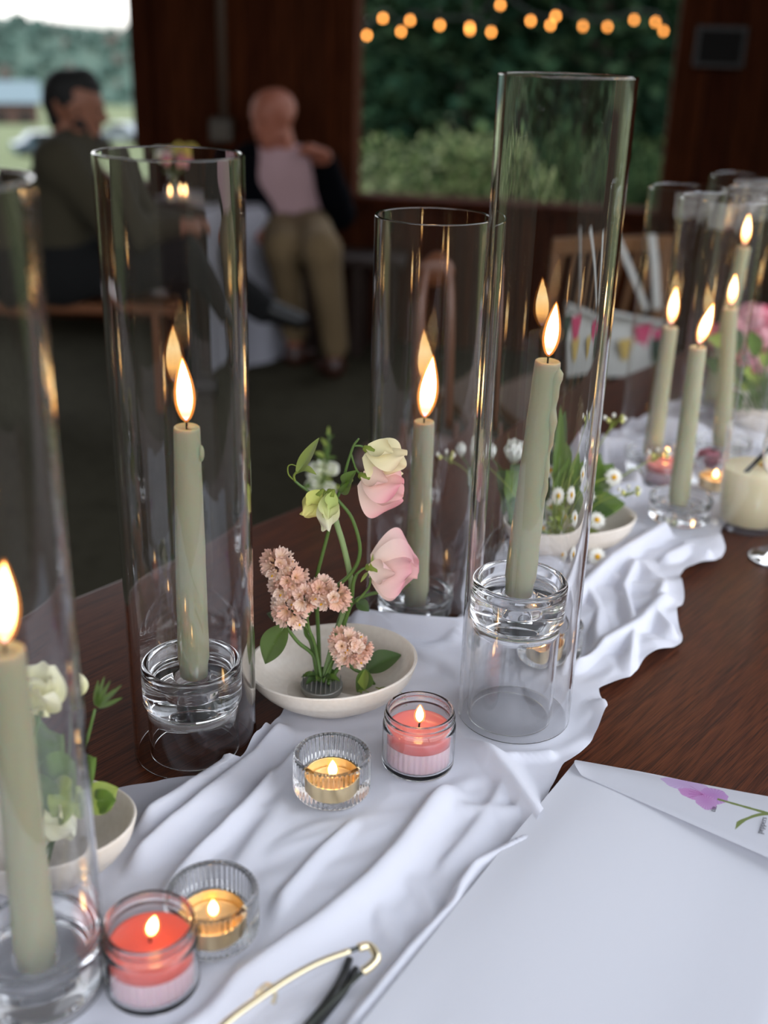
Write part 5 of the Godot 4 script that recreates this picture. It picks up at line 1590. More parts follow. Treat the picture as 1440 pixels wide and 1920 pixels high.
func glasses_and_drinks() -> void:
	var a := Vector3(-0.0512, 0.79, -0.5259)
	var o := thing("eyeglasses", "folded gold-rimmed eyeglasses with dark temples lying on the runner", "eyeglasses", a)
	var loc := func(list: Array) -> Array: return list.map(func(q): return q - a)
	var brow: Array = loc.call([Vector3(-0.0924, 0.796, -0.4807), Vector3(-0.0816, 0.798, -0.4936), Vector3(-0.0657, 0.8, -0.5083), Vector3(-0.0492, 0.801, -0.523), Vector3(-0.0319, 0.801, -0.5362), Vector3(-0.0138, 0.8, -0.5469)])
	part("brow_bar", Geo.new().tube(smooth(brow, 6), 0.0026, 0.0021, 10, 0.7).mesh(), M.gold, o)
	part("hinge", Geo.new().tube(smooth(loc.call([Vector3(-0.0138, 0.8, -0.5469), Vector3(-0.0081, 0.799, -0.5508)]), 3), 0.0015, 0.0014, 8).mesh(), M.dark_metal, o)
	part("end_piece", Geo.new().tube(smooth(loc.call([Vector3(-0.0081, 0.799, -0.5508), Vector3(-0.002, 0.798, -0.5539), Vector3(0.0022, 0.797, -0.5505), Vector3(0.0037, 0.796, -0.5453), Vector3(0.0004, 0.794, -0.5414), Vector3(-0.0049, 0.792, -0.5378)]), 5), 0.003, 0.0029, 10, 0.8).mesh(), M.gold, o)
	part("temple", Geo.new().tube(smooth(loc.call([Vector3(-0.0042, 0.792, -0.5387), Vector3(-0.0177, 0.79, -0.523), Vector3(-0.033, 0.788, -0.5037), Vector3(-0.0474, 0.786, -0.4836)]), 5), 0.0018, 0.0018, 10, 0.6).mesh(), M.dark_metal, o)
	part("temple_tip", Geo.new().tube(smooth(loc.call([Vector3(-0.0141, 0.778, -0.5622), Vector3(-0.0176, 0.779, -0.5465), Vector3(-0.0246, 0.779, -0.5289), Vector3(-0.035, 0.779, -0.5098), Vector3(-0.0465, 0.779, -0.4917)]), 5), 0.0026, 0.0034, 10, 0.8).mesh(), M.black, o)
	part("temple_tip", Geo.new().tube(smooth(loc.call([Vector3(-0.0093, 0.778, -0.5546), Vector3(-0.0149, 0.778, -0.5388), Vector3(-0.0241, 0.778, -0.5214), Vector3(-0.0375, 0.778, -0.4987)]), 5), 0.0022, 0.003, 10, 0.8).mesh(), M.black, o)
	part("nose_pad", Geo.new().tube(smooth(loc.call([Vector3(-0.0595, 0.799, -0.517), Vector3(-0.0639, 0.796, -0.5214), Vector3(-0.0682, 0.79, -0.5227), Vector3(-0.0706, 0.787, -0.5204)]), 4), 0.0011, 0.0020, 8).mesh(), M.gold, o)
	part("nose_pad", Geo.new().tube(smooth(loc.call([Vector3(-0.0582, 0.799, -0.5137), Vector3(-0.0579, 0.795, -0.5134), Vector3(-0.0592, 0.79, -0.5131)]), 4), 0.0010, 0.0016, 8).mesh(), M.gold, o)
	var lm := Geo.new()
	lm.grid(16, 6, func(s, t):
		var q: Vector3 = brow[2].lerp(brow[5], s) if s > 0.0 else brow[2]
		var k := smooth(brow, 6)
		q = k[clampi(12 + int(s * 16), 0, k.size() - 1)]
		return q + Vector3(0.004, -0.026, 0.008) * t * pow(sin(PI * (0.1 + 0.8 * s)), 0.4))
	part("lens", lm.mesh(), M.pane, o)

	# lemonade in a tumbler
	var b := Vector3(0.4655, 0.771, -1.3192)
	var d := thing("lemonade_glass", "clear tumbler of pale lemonade with a black straw and citrus slice", "drink", b)
	var r := 0.038
	var h := 0.132
	part("tumbler", Geo.new().lathe([Vector2(0, 0), Vector2(r - 0.003, 0), Vector2(r, 0.004), Vector2(r + 0.003, h * 0.5), Vector2(r + 0.006, h - 0.002), Vector2(r + 0.0055, h), Vector2(r + 0.0045, h - 0.001), Vector2(r + 0.0015, h * 0.5), Vector2(r - 0.002, 0.01), Vector2(0, 0.009)], 64).mesh(), M.pane, d)
	var lemon := mat(Color(0.9, 0.86, 0.72), 0.35)
	lemon.subsurf_scatter_enabled = true
	lemon.subsurf_scatter_strength = 0.2
	part("lemonade", Geo.new().lathe([Vector2(0, 0.0095), Vector2(r - 0.0028, 0.0105), Vector2(r + 0.0006, h * 0.5), Vector2(r + 0.0012, h * 0.6), Vector2(r + 0.0008, h * 0.605), Vector2(0, h * 0.605)], 48).mesh(), lemon, d)
	part("citrus_slice", Geo.new().lathe(rounded([Vector3(0, -0.002, 0), Vector3(0.026, -0.002, 0.001), Vector3(0.026, 0.002, 0.001), Vector3(0, 0.002, 0)]), 32).mesh(), mat(Color(0.88, 0.82, 0.55), 0.5), d, Transform3D(Basis(Vector3(0.2, 0, 1).normalized(), 0.5), Vector3(0.015, h * 0.62, 0.004)))
	part("herb_leaf", Geo.new().ball(Vector3.ZERO, Vector3(0.009, 0.002, 0.005), 6).mesh(), mat(Color(0.72, 0.5, 0.12), 0.6), d, Transform3D(Basis(), Vector3(0.006, h * 0.66, 0.012)))
	part("straw", Geo.new().tube([Vector3(-0.028, h * 0.52, 0.02), Vector3(0.006, h * 0.8, 0.01), Vector3(0.028, h * 0.98, 0.0)], 0.003, 0.003, 10).mesh(), M.black, d)
	# foot of a stemmed glass at the right edge
	var w := thing("wine_glass", "clear stemmed glass whose round foot shows at the right edge", "wine glass", Vector3(0.4735, 0.7705, -1.2211))
	part("foot", Geo.new().lathe([Vector2(0, 0), Vector2(0.032, 0), Vector2(0.034, 0.0012), Vector2(0.03, 0.0026), Vector2(0.012, 0.005), Vector2(0.005, 0.012), Vector2(0.0036, 0.02), Vector2(0, 0.021)], 48).mesh(), M.glass, w)
	part("stem", Geo.new().lathe([Vector2(0, 0.0215), Vector2(0.0034, 0.0215), Vector2(0.0032, 0.06), Vector2(0.006, 0.088), Vector2(0, 0.09)], 24).mesh(), M.glass, w)
	part("goblet", Geo.new().lathe([Vector2(0, 0.0905), Vector2(0.015, 0.094), Vector2(0.034, 0.115), Vector2(0.038, 0.14), Vector2(0.032, 0.185), Vector2(0.031, 0.185), Vector2(0.037, 0.14), Vector2(0.033, 0.116), Vector2(0.014, 0.0955), Vector2(0, 0.092)], 40).mesh(), M.pane, w)


# ---------------------------------------------------------------- farther furniture

func background() -> void:
	# dark table whose white runner hangs over the near end
	var h := 0.672
	var e0 := Vector3(-0.657, 0, -4.64)
	var e1 := Vector3(-0.475, 0, -4.86)
	var across := (e1 - e0).normalized()
	var along := Vector3(across.z, 0, -across.x)
	if along.x > 0:
		along = -along
	var o := thing("guest_table", "dark wooden table between the two guests, under a white hanging runner", "table", e0.lerp(e1, 0.5))
	var tb := Basis(along, Vector3.UP, along.cross(Vector3.UP))
	part("table_top", box(Vector3(0.48, 0.03, 0.40), 0.005), M.dark_wood, o, Transform3D(tb, along * 0.24 + Vector3(0, h - 0.02, 0)))
	for q in [[0.05, -0.17], [0.05, 0.17], [0.43, -0.17], [0.43, 0.17]]:
		var p: Vector3 = along * q[0] + across * q[1]
		part("leg", box(Vector3(0.045, h - 0.035, 0.045), 0.004), M.dark_wood, o, Transform3D(tb, p + Vector3(0, (h - 0.035) / 2, 0)))
	var g := Geo.new()
	g.grid(24, 30, func(a, b):
		var w: float = (a - 0.5) * 0.33
		var t: float = b * 1.11
		if t < 0.45:
			return along * (0.45 - t) + across * w + Vector3(0, h - 0.002, 0)
		var d := (t - 0.45)
		return -along * (0.012 + 0.03 * d + 0.01 * d * sin(a * 14.0)) + across * w * (1.0 + 0.1 * d) + Vector3(0, h - 0.004 - d * 1.01, 0))
	var rn := part("hanging_runner", g.mesh(), M.linen, self, Transform3D(Basis(), o.position))
	tag(rn, "white cloth runner hanging to the floor over the end of the guests' table", "table runner")
	var n := 0
	var where := ["leftmost of the three on the guests' table", "middle one on the guests' table", "rightmost of the three on the guests' table"]
	for p in [Vector3(-0.9205, 0.6495, -4.75), Vector3(-0.8626, 0.6572, -4.8), Vector3(-0.8278, 0.6631, -4.78)]:
		var v := thing("votive_candle", "small glass votive candle, " + where[n], "candle", Vector3(p.x, h + 0.002, p.z), 0.0, "votive candles on the guests' table")
		part("glass_cup", Geo.new().lathe([Vector2(0, 0), Vector2(0.026, 0), Vector2(0.03, 0.055), Vector2(0.028, 0.055), Vector2(0.024, 0.004), Vector2(0, 0.004)], 24).mesh(), M.pane, v)
		part("wax", Geo.new().lathe([Vector2(0, 0.005), Vector2(0.022, 0.005), Vector2(0.024, 0.02), Vector2(0, 0.02)], 20).mesh(), M.white_wax, v)
		flame(v, Vector3(0, 0.024, 0), 0.034, Vector3.ZERO, 0.0003, 0.24)
		n += 1
	# small bouquet on that table
	var vb := thing("bouquet_vase", "small bouquet of pink, white and yellow flowers in a jar on the guests' table", "bouquet", Vector3(-0.93, h + 0.002, -4.93))
	part("jar", Geo.new().lathe([Vector2(0, 0), Vector2(0.035, 0), Vector2(0.038, 0.07), Vector2(0.03, 0.09), Vector2(0.027, 0.09), Vector2(0.034, 0.07), Vector2(0.03, 0.005), Vector2(0, 0.005)], 24).mesh(), M.pane, vb)
	for i in 9:
		var an := i * 2.4
		var e := Vector3(cos(an) * 0.06, 0.13 + 0.02 * (i % 3), sin(an) * 0.06)
		stem(vb, [Vector3(0, 0.01, 0), Vector3(e.x * 0.4, 0.08, e.z * 0.4), e], 0.002, 0.0015, M.stem)
		var cols := [[lin(0.9, 0.8, 0.82), lin(0.85, 0.35, 0.5)], [lin(0.9, 0.9, 0.8), lin(0.95, 0.94, 0.9)], [lin(0.9, 0.85, 0.5), lin(0.93, 0.85, 0.45)]]
		blossom(vb, e, Vector3(cos(an), 0.8, sin(an)), Vector3(0, 0.2, 1), 0.05, cols[i % 3][0], cols[i % 3][1], i, 1.0)
		leaf(vb, Vector3(e.x * 0.4, 0.09, e.z * 0.4), Vector3(e.x * 1.3, 0.1, e.z * 1.3), 0.014, Vector3(0, 1, 0.3), 0.3, M.leaf, 0.1)
	# benches
	var bench := mat(Color(0.42, 0.24, 0.11), 0.5)
	var bench_dark := mat(Color(0.16, 0.09, 0.05), 0.7)
	for k in 2:
		var bm: Material = [bench, bench_dark][k]
		var bn := thing("bench", ["plain wooden bench under the dark-haired guest at the left", "plain wooden bench under the bald guest against the wall"][k], "bench", [Vector3(-1.25, 0, -4.12), Vector3(-0.24, 0, -5.0)][k], [0.0, -0.15][k], "wooden benches")
		var w: float = [0.95, 0.46][k]
		var hh: float = [0.41, 0.44][k]
		for i in 2:
			part("seat_plank", box(Vector3(w, 0.035, 0.13), 0.005), bm, bn, at(0, hh - 0.0175, -0.07 + 0.14 * i))
		for s in [-1, 1]:
			part("leg", box(Vector3(0.05, hh - 0.035, 0.24), 0.005), bm, bn, at(s * (w / 2 - 0.12), (hh - 0.035) / 2, 0))
	chair_with_bag()
	bentwood_chair()


func chair_with_bag() -> void:
	var wood := mat(Color(0.4, 0.27, 0.15), 0.6)
	var a := Vector3(0.3712, 0.908, -2.55)
	var b := Vector3(0.6625, 0.8945, -2.75)
	var base := Vector3((a.x + b.x) / 2, 0, (a.z + b.z) / 2)
	var o := thing("slatted_chair", "light wooden chair with a slatted back behind the right-hand cylinders", "chair", base)
	var d := (b - a)
	d.y = 0
	var w := d.length()
	var x := d.normalized()
	var back := Vector3(x.z, 0, -x.x)      # towards the far side
	if back.z > 0:
		back = -back
	var top: float = a.y
	var l := func(t: float, y: float, k: float) -> Vector3: return x * (t - 0.5) * w + Vector3(0, y, 0) + back * k
	bar("back_rail", l.call(-0.05, top, 0.0), l.call(1.05, top - 0.02, 0.0), 0.04, 0.022, wood, o)
	bar("back_rail", l.call(0.0, 0.5, 0.07), l.call(1.0, 0.5, 0.07), 0.04, 0.02, wood, o)
	for i in 6:
		bar("slat", l.call(0.1 + 0.16 * i, top - 0.02, 0.0), l.call(0.1 + 0.16 * i, 0.5, 0.07), 0.014, 0.01, wood, o)
	for t in [0.0, 1.0]:
		bar("leg", l.call(t, top - 0.01, 0.0), l.call(t, 0.0, 0.02), 0.03, 0.03, wood, o)
		bar("leg", l.call(t, 0.45, 0.4), l.call(t, 0.0, 0.42), 0.03, 0.03, wood, o)
	part("seat", box(Vector3(w, 0.03, 0.4), 0.006), wood, o, Transform3D(Basis(x, Vector3.UP, x.cross(Vector3.UP)), Vector3(0, 0.45, 0) + back * 0.22))
	# white tote hung over the back rail by its two handles
	var tb := thing("tote_bag", "white cloth tote with pink and yellow motifs hanging from the slatted chair", "bag")
	var p0 := Vector3(0.4124, 0.7877, -2.5)
	var p1 := Vector3(0.6402, 0.7254, -2.62)
	var p2 := Vector3(0.6411, 0.6148, -2.62)
	var p3 := Vector3(0.443, 0.62, -2.5)
	var canvas := mat(Color(0.66, 0.66, 0.64), 0.95)
	var nrm := Vector3(-back.x, 0.0, -back.z)
	var g := Geo.new()
	var first := 0
	for side in 2:
		g.grid(10, 10, func(u, v):
			var p: Vector3 = p0.lerp(p1, u).lerp(p3.lerp(p2, u), v)
			return p + nrm * (0.03 * sin(PI * u) * (0.3 + 0.7 * v) + 0.006 * sin(u * 9.0 + v * 3.0) * (1.0 if v > 0.05 else 0.0)) * (1.0 if side == 0 else -0.6))
	part("bag_body", g.mesh(), canvas, tb)
	var hem := smooth([p0 + nrm * 0.004, p0.lerp(p1, 0.5) + nrm * 0.016, p1 + nrm * 0.004], 5)
	part("hem", Geo.new().tube(hem, 0.02, 0.02, 8, 0.3).mesh(), canvas, tb)
	part("handle", Geo.new().tube(smooth([Vector3(0.4431, 0.9548, -2.52), Vector3(0.4539, 0.8747, -2.5), Vector3(0.4684, 0.7797, -2.5)], 4), 0.011, 0.011, 8, 0.3).mesh(), canvas, tb)
	part("handle", Geo.new().tube(smooth([Vector3(0.4945, 0.9476, -2.56), Vector3(0.5354, 0.8695, -2.54), Vector3(0.5875, 0.7718, -2.55)], 4), 0.015, 0.015, 8, 0.3).mesh(), canvas, tb)
	part("handle", Geo.new().tube(smooth([Vector3(0.602, 0.9243, -2.65), Vector3(0.6115, 0.8564, -2.62), Vector3(0.6239, 0.7614, -2.6)], 4), 0.011, 0.011, 8, 0.3).mesh(), canvas, tb)
	var cols := [Color(0.66, 0.2, 0.34), Color(0.7, 0.6, 0.34), Color(0.68, 0.22, 0.36), Color(0.7, 0.6, 0.34), Color(0.08, 0.18, 0.12), Color(0.66, 0.22, 0.36), Color(0.08, 0.18, 0.12)]
	var uvs := [Vector2(0.16, 0.3), Vector2(0.14, 0.6), Vector2(0.72, 0.34), Vector2(0.48, 0.55), Vector2(0.03, 0.3), Vector2(0.97, 0.35), Vector2(0.98, 0.6)]
	for i in 7:
		var q: Vector2 = uvs[i]
		var p: Vector3 = p0.lerp(p1, q.x).lerp(p3.lerp(p2, q.x), q.y) + nrm * (0.034 * sin(PI * clampf(q.x, 0, 1)) * (0.3 + 0.7 * q.y) + 0.004)
		var s := 0.03 if i % 2 == 0 else 0.024
		var tri := PackedVector2Array([Vector2(-s, -s), Vector2(s, -s), Vector2(s * 0.4, s * 1.2), Vector2(-s * 0.3, s)])
		part("motif", Geo.new().slab(tri, -0.002, 0.002).mesh(false), mat(cols[i], 0.8), tb, Transform3D(Basis(x, nrm, Vector3.DOWN), p))


func bentwood_chair() -> void:
	var wood := mat(Color(0.36, 0.2, 0.1), 0.4)
	var pts := [Vector3(0.0499, 0.5909, -2.2), Vector3(0.0528, 0.8099, -2.22), Vector3(0.0628, 0.8951, -2.25), Vector3(0.0938, 0.9249, -2.26), Vector3(0.1266, 0.9002, -2.25), Vector3(0.1405, 0.8126, -2.22), Vector3(0.1513, 0.594, -2.2)]
	var base := Vector3(0.1, 0, -2.2)
	var o := thing("bentwood_chair", "dark brown bentwood chair with a rounded back behind the short cylinder", "chair", base)
	var run := []
	for p in pts:
		run.append(p - base)
	part("back_hoop", Geo.new().tube(smooth(run, 6), 0.016, 0.016, 12).mesh(), wood, o)
	part("back_panel", Geo.new().ball((pts[2] + pts[4]) / 2 - base + Vector3(0, 0.005, 0), Vector3(0.055, 0.032, 0.012), 10).mesh(), wood, o)
	var y: float = 0.45
	part("seat", Geo.new().lathe(rounded([Vector3(0, y - 0.02, 0), Vector3(0.17, y - 0.02, 0.008), Vector3(0.17, y + 0.01, 0.008), Vector3(0, y + 0.01, 0)]), 32).mesh(), wood, o, at(0, 0, -0.17))
	for s in [-1, 1]:
		part("leg", Geo.new().tube([Vector3(s * 0.08, 0.6, 0), Vector3(s * 0.1, y, -0.03), Vector3(s * 0.13, 0.0, 0.0)], 0.015, 0.012, 10).mesh(), wood, o)
		part("leg", Geo.new().tube([Vector3(s * 0.11, y, -0.28), Vector3(s * 0.14, 0.0, -0.32)], 0.015, 0.012, 10).mesh(), wood, o)


# ---------------------------------------------------------------- the two guests

# skin over tapered bones [a, b, ra, rb]: distances joined by a smooth minimum, meshed as surface nets
func flesh(bones: Array, cell: float, k: float) -> Geo:
	var lo := Vector3.INF
	var hi := -Vector3.INF
	for b in bones:
		var r: float = maxf(b[2], b[3]) + cell * 3.0
		lo = lo.min(b[0] - Vector3.ONE * r).min(b[1] - Vector3.ONE * r)
		hi = hi.max(b[0] + Vector3.ONE * r).max(b[1] + Vector3.ONE * r)
	var n := Vector3i(((hi - lo) / cell).ceil()) + Vector3i.ONE
	var f := PackedFloat32Array()
	f.resize(n.x * n.y * n.z)
	f.fill(1.0)
	for b in bones:
		var a: Vector3 = b[0]
		var ab: Vector3 = b[1] - a
		var len2 := maxf(ab.length_squared(), 1e-9)
		var r: float = maxf(b[2], b[3]) + maxf(cell * 2.0, k)
		var i0 := Vector3i(((a.min(b[1]) - Vector3.ONE * r - lo) / cell).floor()).max(Vector3i.ZERO)
		var i1 := Vector3i(((a.max(b[1]) + Vector3.ONE * r - lo) / cell).ceil()).min(n - Vector3i.ONE)
		for z in range(i0.z, i1.z + 1):
			for y in range(i0.y, i1.y + 1):
				var row := (z * n.y + y) * n.x
				for x in range(i0.x, i1.x + 1):
					var p := lo + Vector3(x, y, z) * cell - a
					var t := clampf(p.dot(ab) / len2, 0.0, 1.0)
					var d: float = (p - ab * t).length() - lerpf(b[2], b[3], t)
					var e := f[row + x]
					var hh := maxf(k - absf(e - d), 0.0) / k
					f[row + x] = minf(e, d) - hh * hh * k * 0.25
	var g := Geo.new()
	var id := PackedInt32Array()
	id.resize(f.size())
	id.fill(-1)
	var step := [1, n.x, n.x * n.y]
	for z in n.z - 1:
		for y in n.y - 1:
			for x in n.x - 1:
				var at_ := (z * n.y + y) * n.x + x
				if f[at_] > cell * 2.0:
					continue
				var sum := Vector3.ZERO
				var hits := 0
				for c in 8:
					var ia: int = at_ + (c & 1) + (c >> 1 & 1) * n.x + (c >> 2) * n.x * n.y
					for ax in 3:
						if c & (1 << ax):
							continue
						var va := f[ia]
						var vb := f[ia + step[ax]]
						if (va < 0.0) != (vb < 0.0):
							var q := Vector3(c & 1, c >> 1 & 1, c >> 2)
							q[ax] += va / (va - vb)
							sum += q
							hits += 1
				if hits:
					id[at_] = g.v.size()
					g.v.append(lo + (Vector3(x, y, z) + sum / hits) * cell)
					g.uv.append(Vector2.ZERO)
	for z in range(1, n.z - 1):
		for y in range(1, n.y - 1):
			for x in range(1, n.x - 1):
				var at_ := (z * n.y + y) * n.x + x
				if f[at_] > cell * 2.0:
					continue
				for ax in 3:
					var inside := f[at_] < 0.0
					if inside == (f[at_ + step[ax]] < 0.0):
						continue
					var u: int = step[(ax + 1) % 3]
					var w: int = step[(ax + 2) % 3]
					var q := [id[at_], id[at_ - u], id[at_ - u - w], id[at_ - w]]
					if q.min() < 0:
						continue
					if inside:
						g.ix.append_array([q[0], q[2], q[1], q[0], q[3], q[2]])
					else:
						g.ix.append_array([q[0], q[1], q[2], q[0], q[2], q[3]])
	g.outward(0)
	return g


func grow(bones: Array, r: float) -> Array:
	return bones.map(func(b): return [b[0], b[1], b[2] + r, b[3] + r])


# head facing +z, about 0.23 m high, its centre at the origin
func head(parent: Node3D, x: Transform3D, skin: Material, hair: Array, hair_mat: Material, beard: bool) -> void:
	var b := [
		[Vector3(0, 0.035, -0.025), Vector3(0, 0.04, 0.012), 0.083, 0.08], [Vector3(0, -0.02, 0.03), Vector3(0, -0.07, 0.034), 0.063, 0.048], [Vector3(0, -0.092, 0.05), Vector3(0, -0.096, 0.046), 0.026, 0.026],
		[Vector3(0, 0.012, 0.086), Vector3(0, -0.024, 0.104), 0.009, 0.013], [Vector3(-0.032, 0.024, 0.078), Vector3(0.032, 0.024, 0.078), 0.014, 0.014], [Vector3(-0.018, -0.058, 0.08), Vector3(0.018, -0.058, 0.08), 0.009, 0.009],
		[Vector3(-0.08, 0.012, -0.008), Vector3(-0.076, -0.03, 0.0), 0.014, 0.009], [Vector3(0.08, 0.012, -0.008), Vector3(0.076, -0.03, 0.0), 0.014, 0.009], [Vector3(-0.055, -0.06, 0.01), Vector3(0, -0.09, 0.045), 0.022, 0.024], [Vector3(0.055, -0.06, 0.01), Vector3(0, -0.09, 0.045), 0.022, 0.024],
		[Vector3(0, -0.05, -0.025), Vector3(0, -0.17, -0.045), 0.054, 0.058],
	]
	var hd := part("head", flesh(b, 0.006, 0.02).mesh(), skin, parent, x)
	for s in [-1, 1]:
		part("eye", Geo.new().ball(Vector3(0.03 * s, 0.006, 0.083), Vector3(0.012, 0.008, 0.008), 8).mesh(), mat(Color(0.12, 0.09, 0.07), 0.2), hd)
		part("eyebrow", Geo.new().tube([Vector3(0.013 * s, 0.027, 0.092), Vector3(0.03 * s, 0.032, 0.09), Vector3(0.048 * s, 0.026, 0.078)], 0.004, 0.003, 6).mesh(), hair_mat, hd)
	part("mouth", Geo.new().tube([Vector3(-0.02, -0.06, 0.086), Vector3(0, -0.059, 0.091), Vector3(0.02, -0.06, 0.086)], 0.0035, 0.0035, 6).mesh(), mat(Color(0.45, 0.22, 0.2), 0.5), hd)
	if hair.size():
		part("hair", flesh(hair, 0.007, 0.02).mesh(), hair_mat, hd)
	if beard:
		part("beard", flesh([[Vector3(-0.066, -0.04, 0.012), Vector3(0, -0.094, 0.054), 0.02, 0.026], [Vector3(0.066, -0.04, 0.012), Vector3(0, -0.094, 0.054), 0.02, 0.026], [Vector3(-0.024, -0.045, 0.083), Vector3(0.024, -0.045, 0.083), 0.008, 0.008], [Vector3(0, -0.085, 0.06), Vector3(0, -0.1, 0.06), 0.024, 0.024]], 0.007, 0.018).mesh(), hair_mat, hd)


func hand(wrist: Vector3, d: Vector3, palm: Vector3) -> Array:
	# palm, four curled fingers of different lengths and a thumb
	var b := facing(d, palm)
	var out := [[wrist, wrist + d * 0.03, 0.024, 0.026], [wrist + d * 0.03 + b.x * 0.018, wrist + d * 0.085 + b.x * 0.026, 0.018, 0.014], [wrist + d * 0.03 - b.x * 0.018, wrist + d * 0.085 - b.x * 0.026, 0.018, 0.014]]
	for i in 4:
		var o := wrist + d * 0.082 + b.x * (-0.03 + 0.02 * i)
		var l: float = [0.026, 0.034, 0.037, 0.032][i]
		var m := o + d * l + palm * 0.008
		out.append([o, m, 0.0095, 0.0088])
		out.append([m, m + (d * 0.7 + palm * 0.7).normalized() * l * 0.9, 0.0088, 0.008])
	var th := wrist + d * 0.03 + b.x * 0.03
	out.append([th, th + (d * 0.6 + b.x * 0.7).normalized() * 0.04, 0.012, 0.010])
	out.append([th + (d * 0.6 + b.x * 0.7).normalized() * 0.04, th + (d * 0.6 + b.x * 0.7).normalized() * 0.04 + (d * 0.9 + b.x * 0.1).normalized() * 0.028, 0.010, 0.0085])
	return out


func people() -> void:
	var skin := mat(Color(0.6, 0.36, 0.28), 0.6)
	var skin2 := mat(Color(0.52, 0.34, 0.26), 0.6)
	# ---- bald guest against the wall, facing the table at the left
	var hd := Vector3(-0.5055, 0.9992, -4.88)
	var neck := Vector3(-0.4986, 0.8836, -4.93)
	var s1 := Vector3(-0.6012, 0.8319, -4.88)
	var s2 := Vector3(-0.3563, 0.8231, -4.95)
	var hip1 := Vector3(-0.4781, 0.5487, -4.92)
	var hip2 := Vector3(-0.3721, 0.5471, -4.95)
	var kn2 := Vector3(-0.2767, 0.5335, -4.5)
	var an2 := Vector3(-0.2249, 0.1284, -4.56)
	var toe2 := Vector3(-0.2756, 0, -4.6015)
	var kn1 := Vector3(-0.4453, 0.5116, -4.62)
	var an1 := Vector3(-0.4075, 0.1463, -4.72)
	var toe1 := Vector3(-0.3462, 0, -4.7608)
	var el2 := Vector3(-0.2436, 0.6834, -4.9)
	var wr2 := Vector3(-0.2819, 0.8323, -4.84)
	var el1 := Vector3(-0.6371, 0.6827, -4.82)
	var wr1 := Vector3(-0.5856, 0.5774, -4.86)
	toe2.y = 0.035
	toe1.y = 0.035
	var o := thing("person", "bald seated person in a dark jacket, pale pink shirt and khaki trousers, legs apart", "person")
	var mid := (hip1 + hip2) / 2
	var chest := (s1 + s2) / 2 - Vector3(0, 0.07, 0)
	var torso := [[s1, s2, 0.062, 0.062], [chest + (s1 - s2) * 0.22, mid + (s1 - s2) * 0.12, 0.105, 0.1], [chest - (s1 - s2) * 0.22, mid - (s1 - s2) * 0.12, 0.105, 0.1], [neck, chest, 0.055, 0.09]]
	var arm2 := [[s2, el2, 0.055, 0.043], [el2, wr2, 0.042, 0.03]]
	var arm1 := [[s1, el1, 0.055, 0.043], [el1, wr1, 0.042, 0.03]]
	var legs := [[hip1, hip2, 0.1, 0.1], [hip2, kn2, 0.092, 0.062], [kn2, an2, 0.06, 0.042], [hip1, kn1, 0.092, 0.062], [kn1, an1, 0.06, 0.042]]
	var d2 := (Vector3(-0.328, 0.8729, -4.8) - wr2).normalized()
	var hands := hand(wr2, d2, Vector3(-0.3, -0.6, 0.5).normalized()) + hand(wr1, Vector3(0.3, -0.2, 0.9).normalized(), Vector3.DOWN)
	part("body", flesh(torso + arm1 + arm2 + legs + hands + [[an2, an2 - Vector3(0, 0.06, 0), 0.036, 0.036], [an1, an1 - Vector3(0, 0.06, 0), 0.036, 0.036]], 0.015, 0.03).mesh(), skin, o)
	part("shirt", flesh(grow(torso, 0.008) + [[mid, mid + (chest - mid) * 0.2, 0.108, 0.11]], 0.016, 0.03).mesh(), mat(Color(0.66, 0.54, 0.555), 0.9), o)
	part("collar", Geo.new().tube(smooth([neck + Vector3(-0.058, 0.012, 0.02), neck + Vector3(-0.03, -0.03, 0.075), neck + Vector3(0.02, -0.035, 0.08), neck + Vector3(0.06, 0.012, 0.03)], 4), 0.016, 0.016, 8, 0.5).mesh(), mat(Color(0.85, 0.76, 0.78), 0.85), o)
	var navy := mat(Color(0.025, 0.03, 0.045), 0.95)
	navy.metallic_specular = 0.15
	var dn := (mid - chest)
	var front1 := [[s1 + Vector3(-0.01, -0.03, 0.02), s1 + dn * 0.95 + Vector3(0.0, 0, 0.05), 0.075, 0.075]]
	var front2 := [[s2 + Vector3(0.02, -0.03, 0.0), s2 + dn * 1.0 + Vector3(0.07, 0, 0.02), 0.07, 0.075]]
	part("jacket", flesh(grow(arm1 + arm2, 0.02) + front1 + front2 + [[(s1 + s2) / 2 - Vector3(0, 0.05, 0.07), mid - Vector3(0, 0, 0.08), 0.1, 0.1]], 0.016, 0.025).mesh(), navy, o)
	part("trousers", flesh(grow(legs, 0.014), 0.016, 0.03).mesh(), mat(Color(0.45, 0.375, 0.265), 0.95), o)
	part("belt", Geo.new().tube(smooth([hip1 + Vector3(-0.05, 0.06, 0.07), mid + Vector3(0, 0.07, 0.135), hip2 + Vector3(0.06, 0.06, 0.07)], 4), 0.02, 0.02, 8, 0.4).mesh(), mat(Color(0.2, 0.12, 0.07), 0.5), o)
	for q in [[an2, toe2], [an1, toe1]]:
		var heel: Vector3 = q[0]
		heel.y = 0.04
		part("shoe", flesh([[heel, q[1], 0.045, 0.036], [heel + Vector3(0, 0.03, 0), heel, 0.04, 0.045]], 0.012, 0.02).mesh(), mat(Color(0.22, 0.12, 0.08), 0.4), o)
	head(o, Transform3D(Basis(Vector3.UP, -0.75) * Basis(Vector3.RIGHT, 0.12), hd).scaled_local(Vector3.ONE * 0.97), skin, [], mat(Color(0.3, 0.2, 0.15), 0.9), false)

	# ---- dark-haired guest at the left, in profile, legs crossed
	var hd2 := Vector3(-1.1082, 1.0624, -4.1)
	var nk := Vector3(-1.1152, 0.953, -4.1)
	var sn := Vector3(-1.1416, 0.8993, -3.97)
	var sf := Vector3(-1.1016, 0.882, -4.24)
	var hn := Vector3(-1.1825, 0.5241, -4)
	var hf := Vector3(-1.2142, 0.5, -4.2)
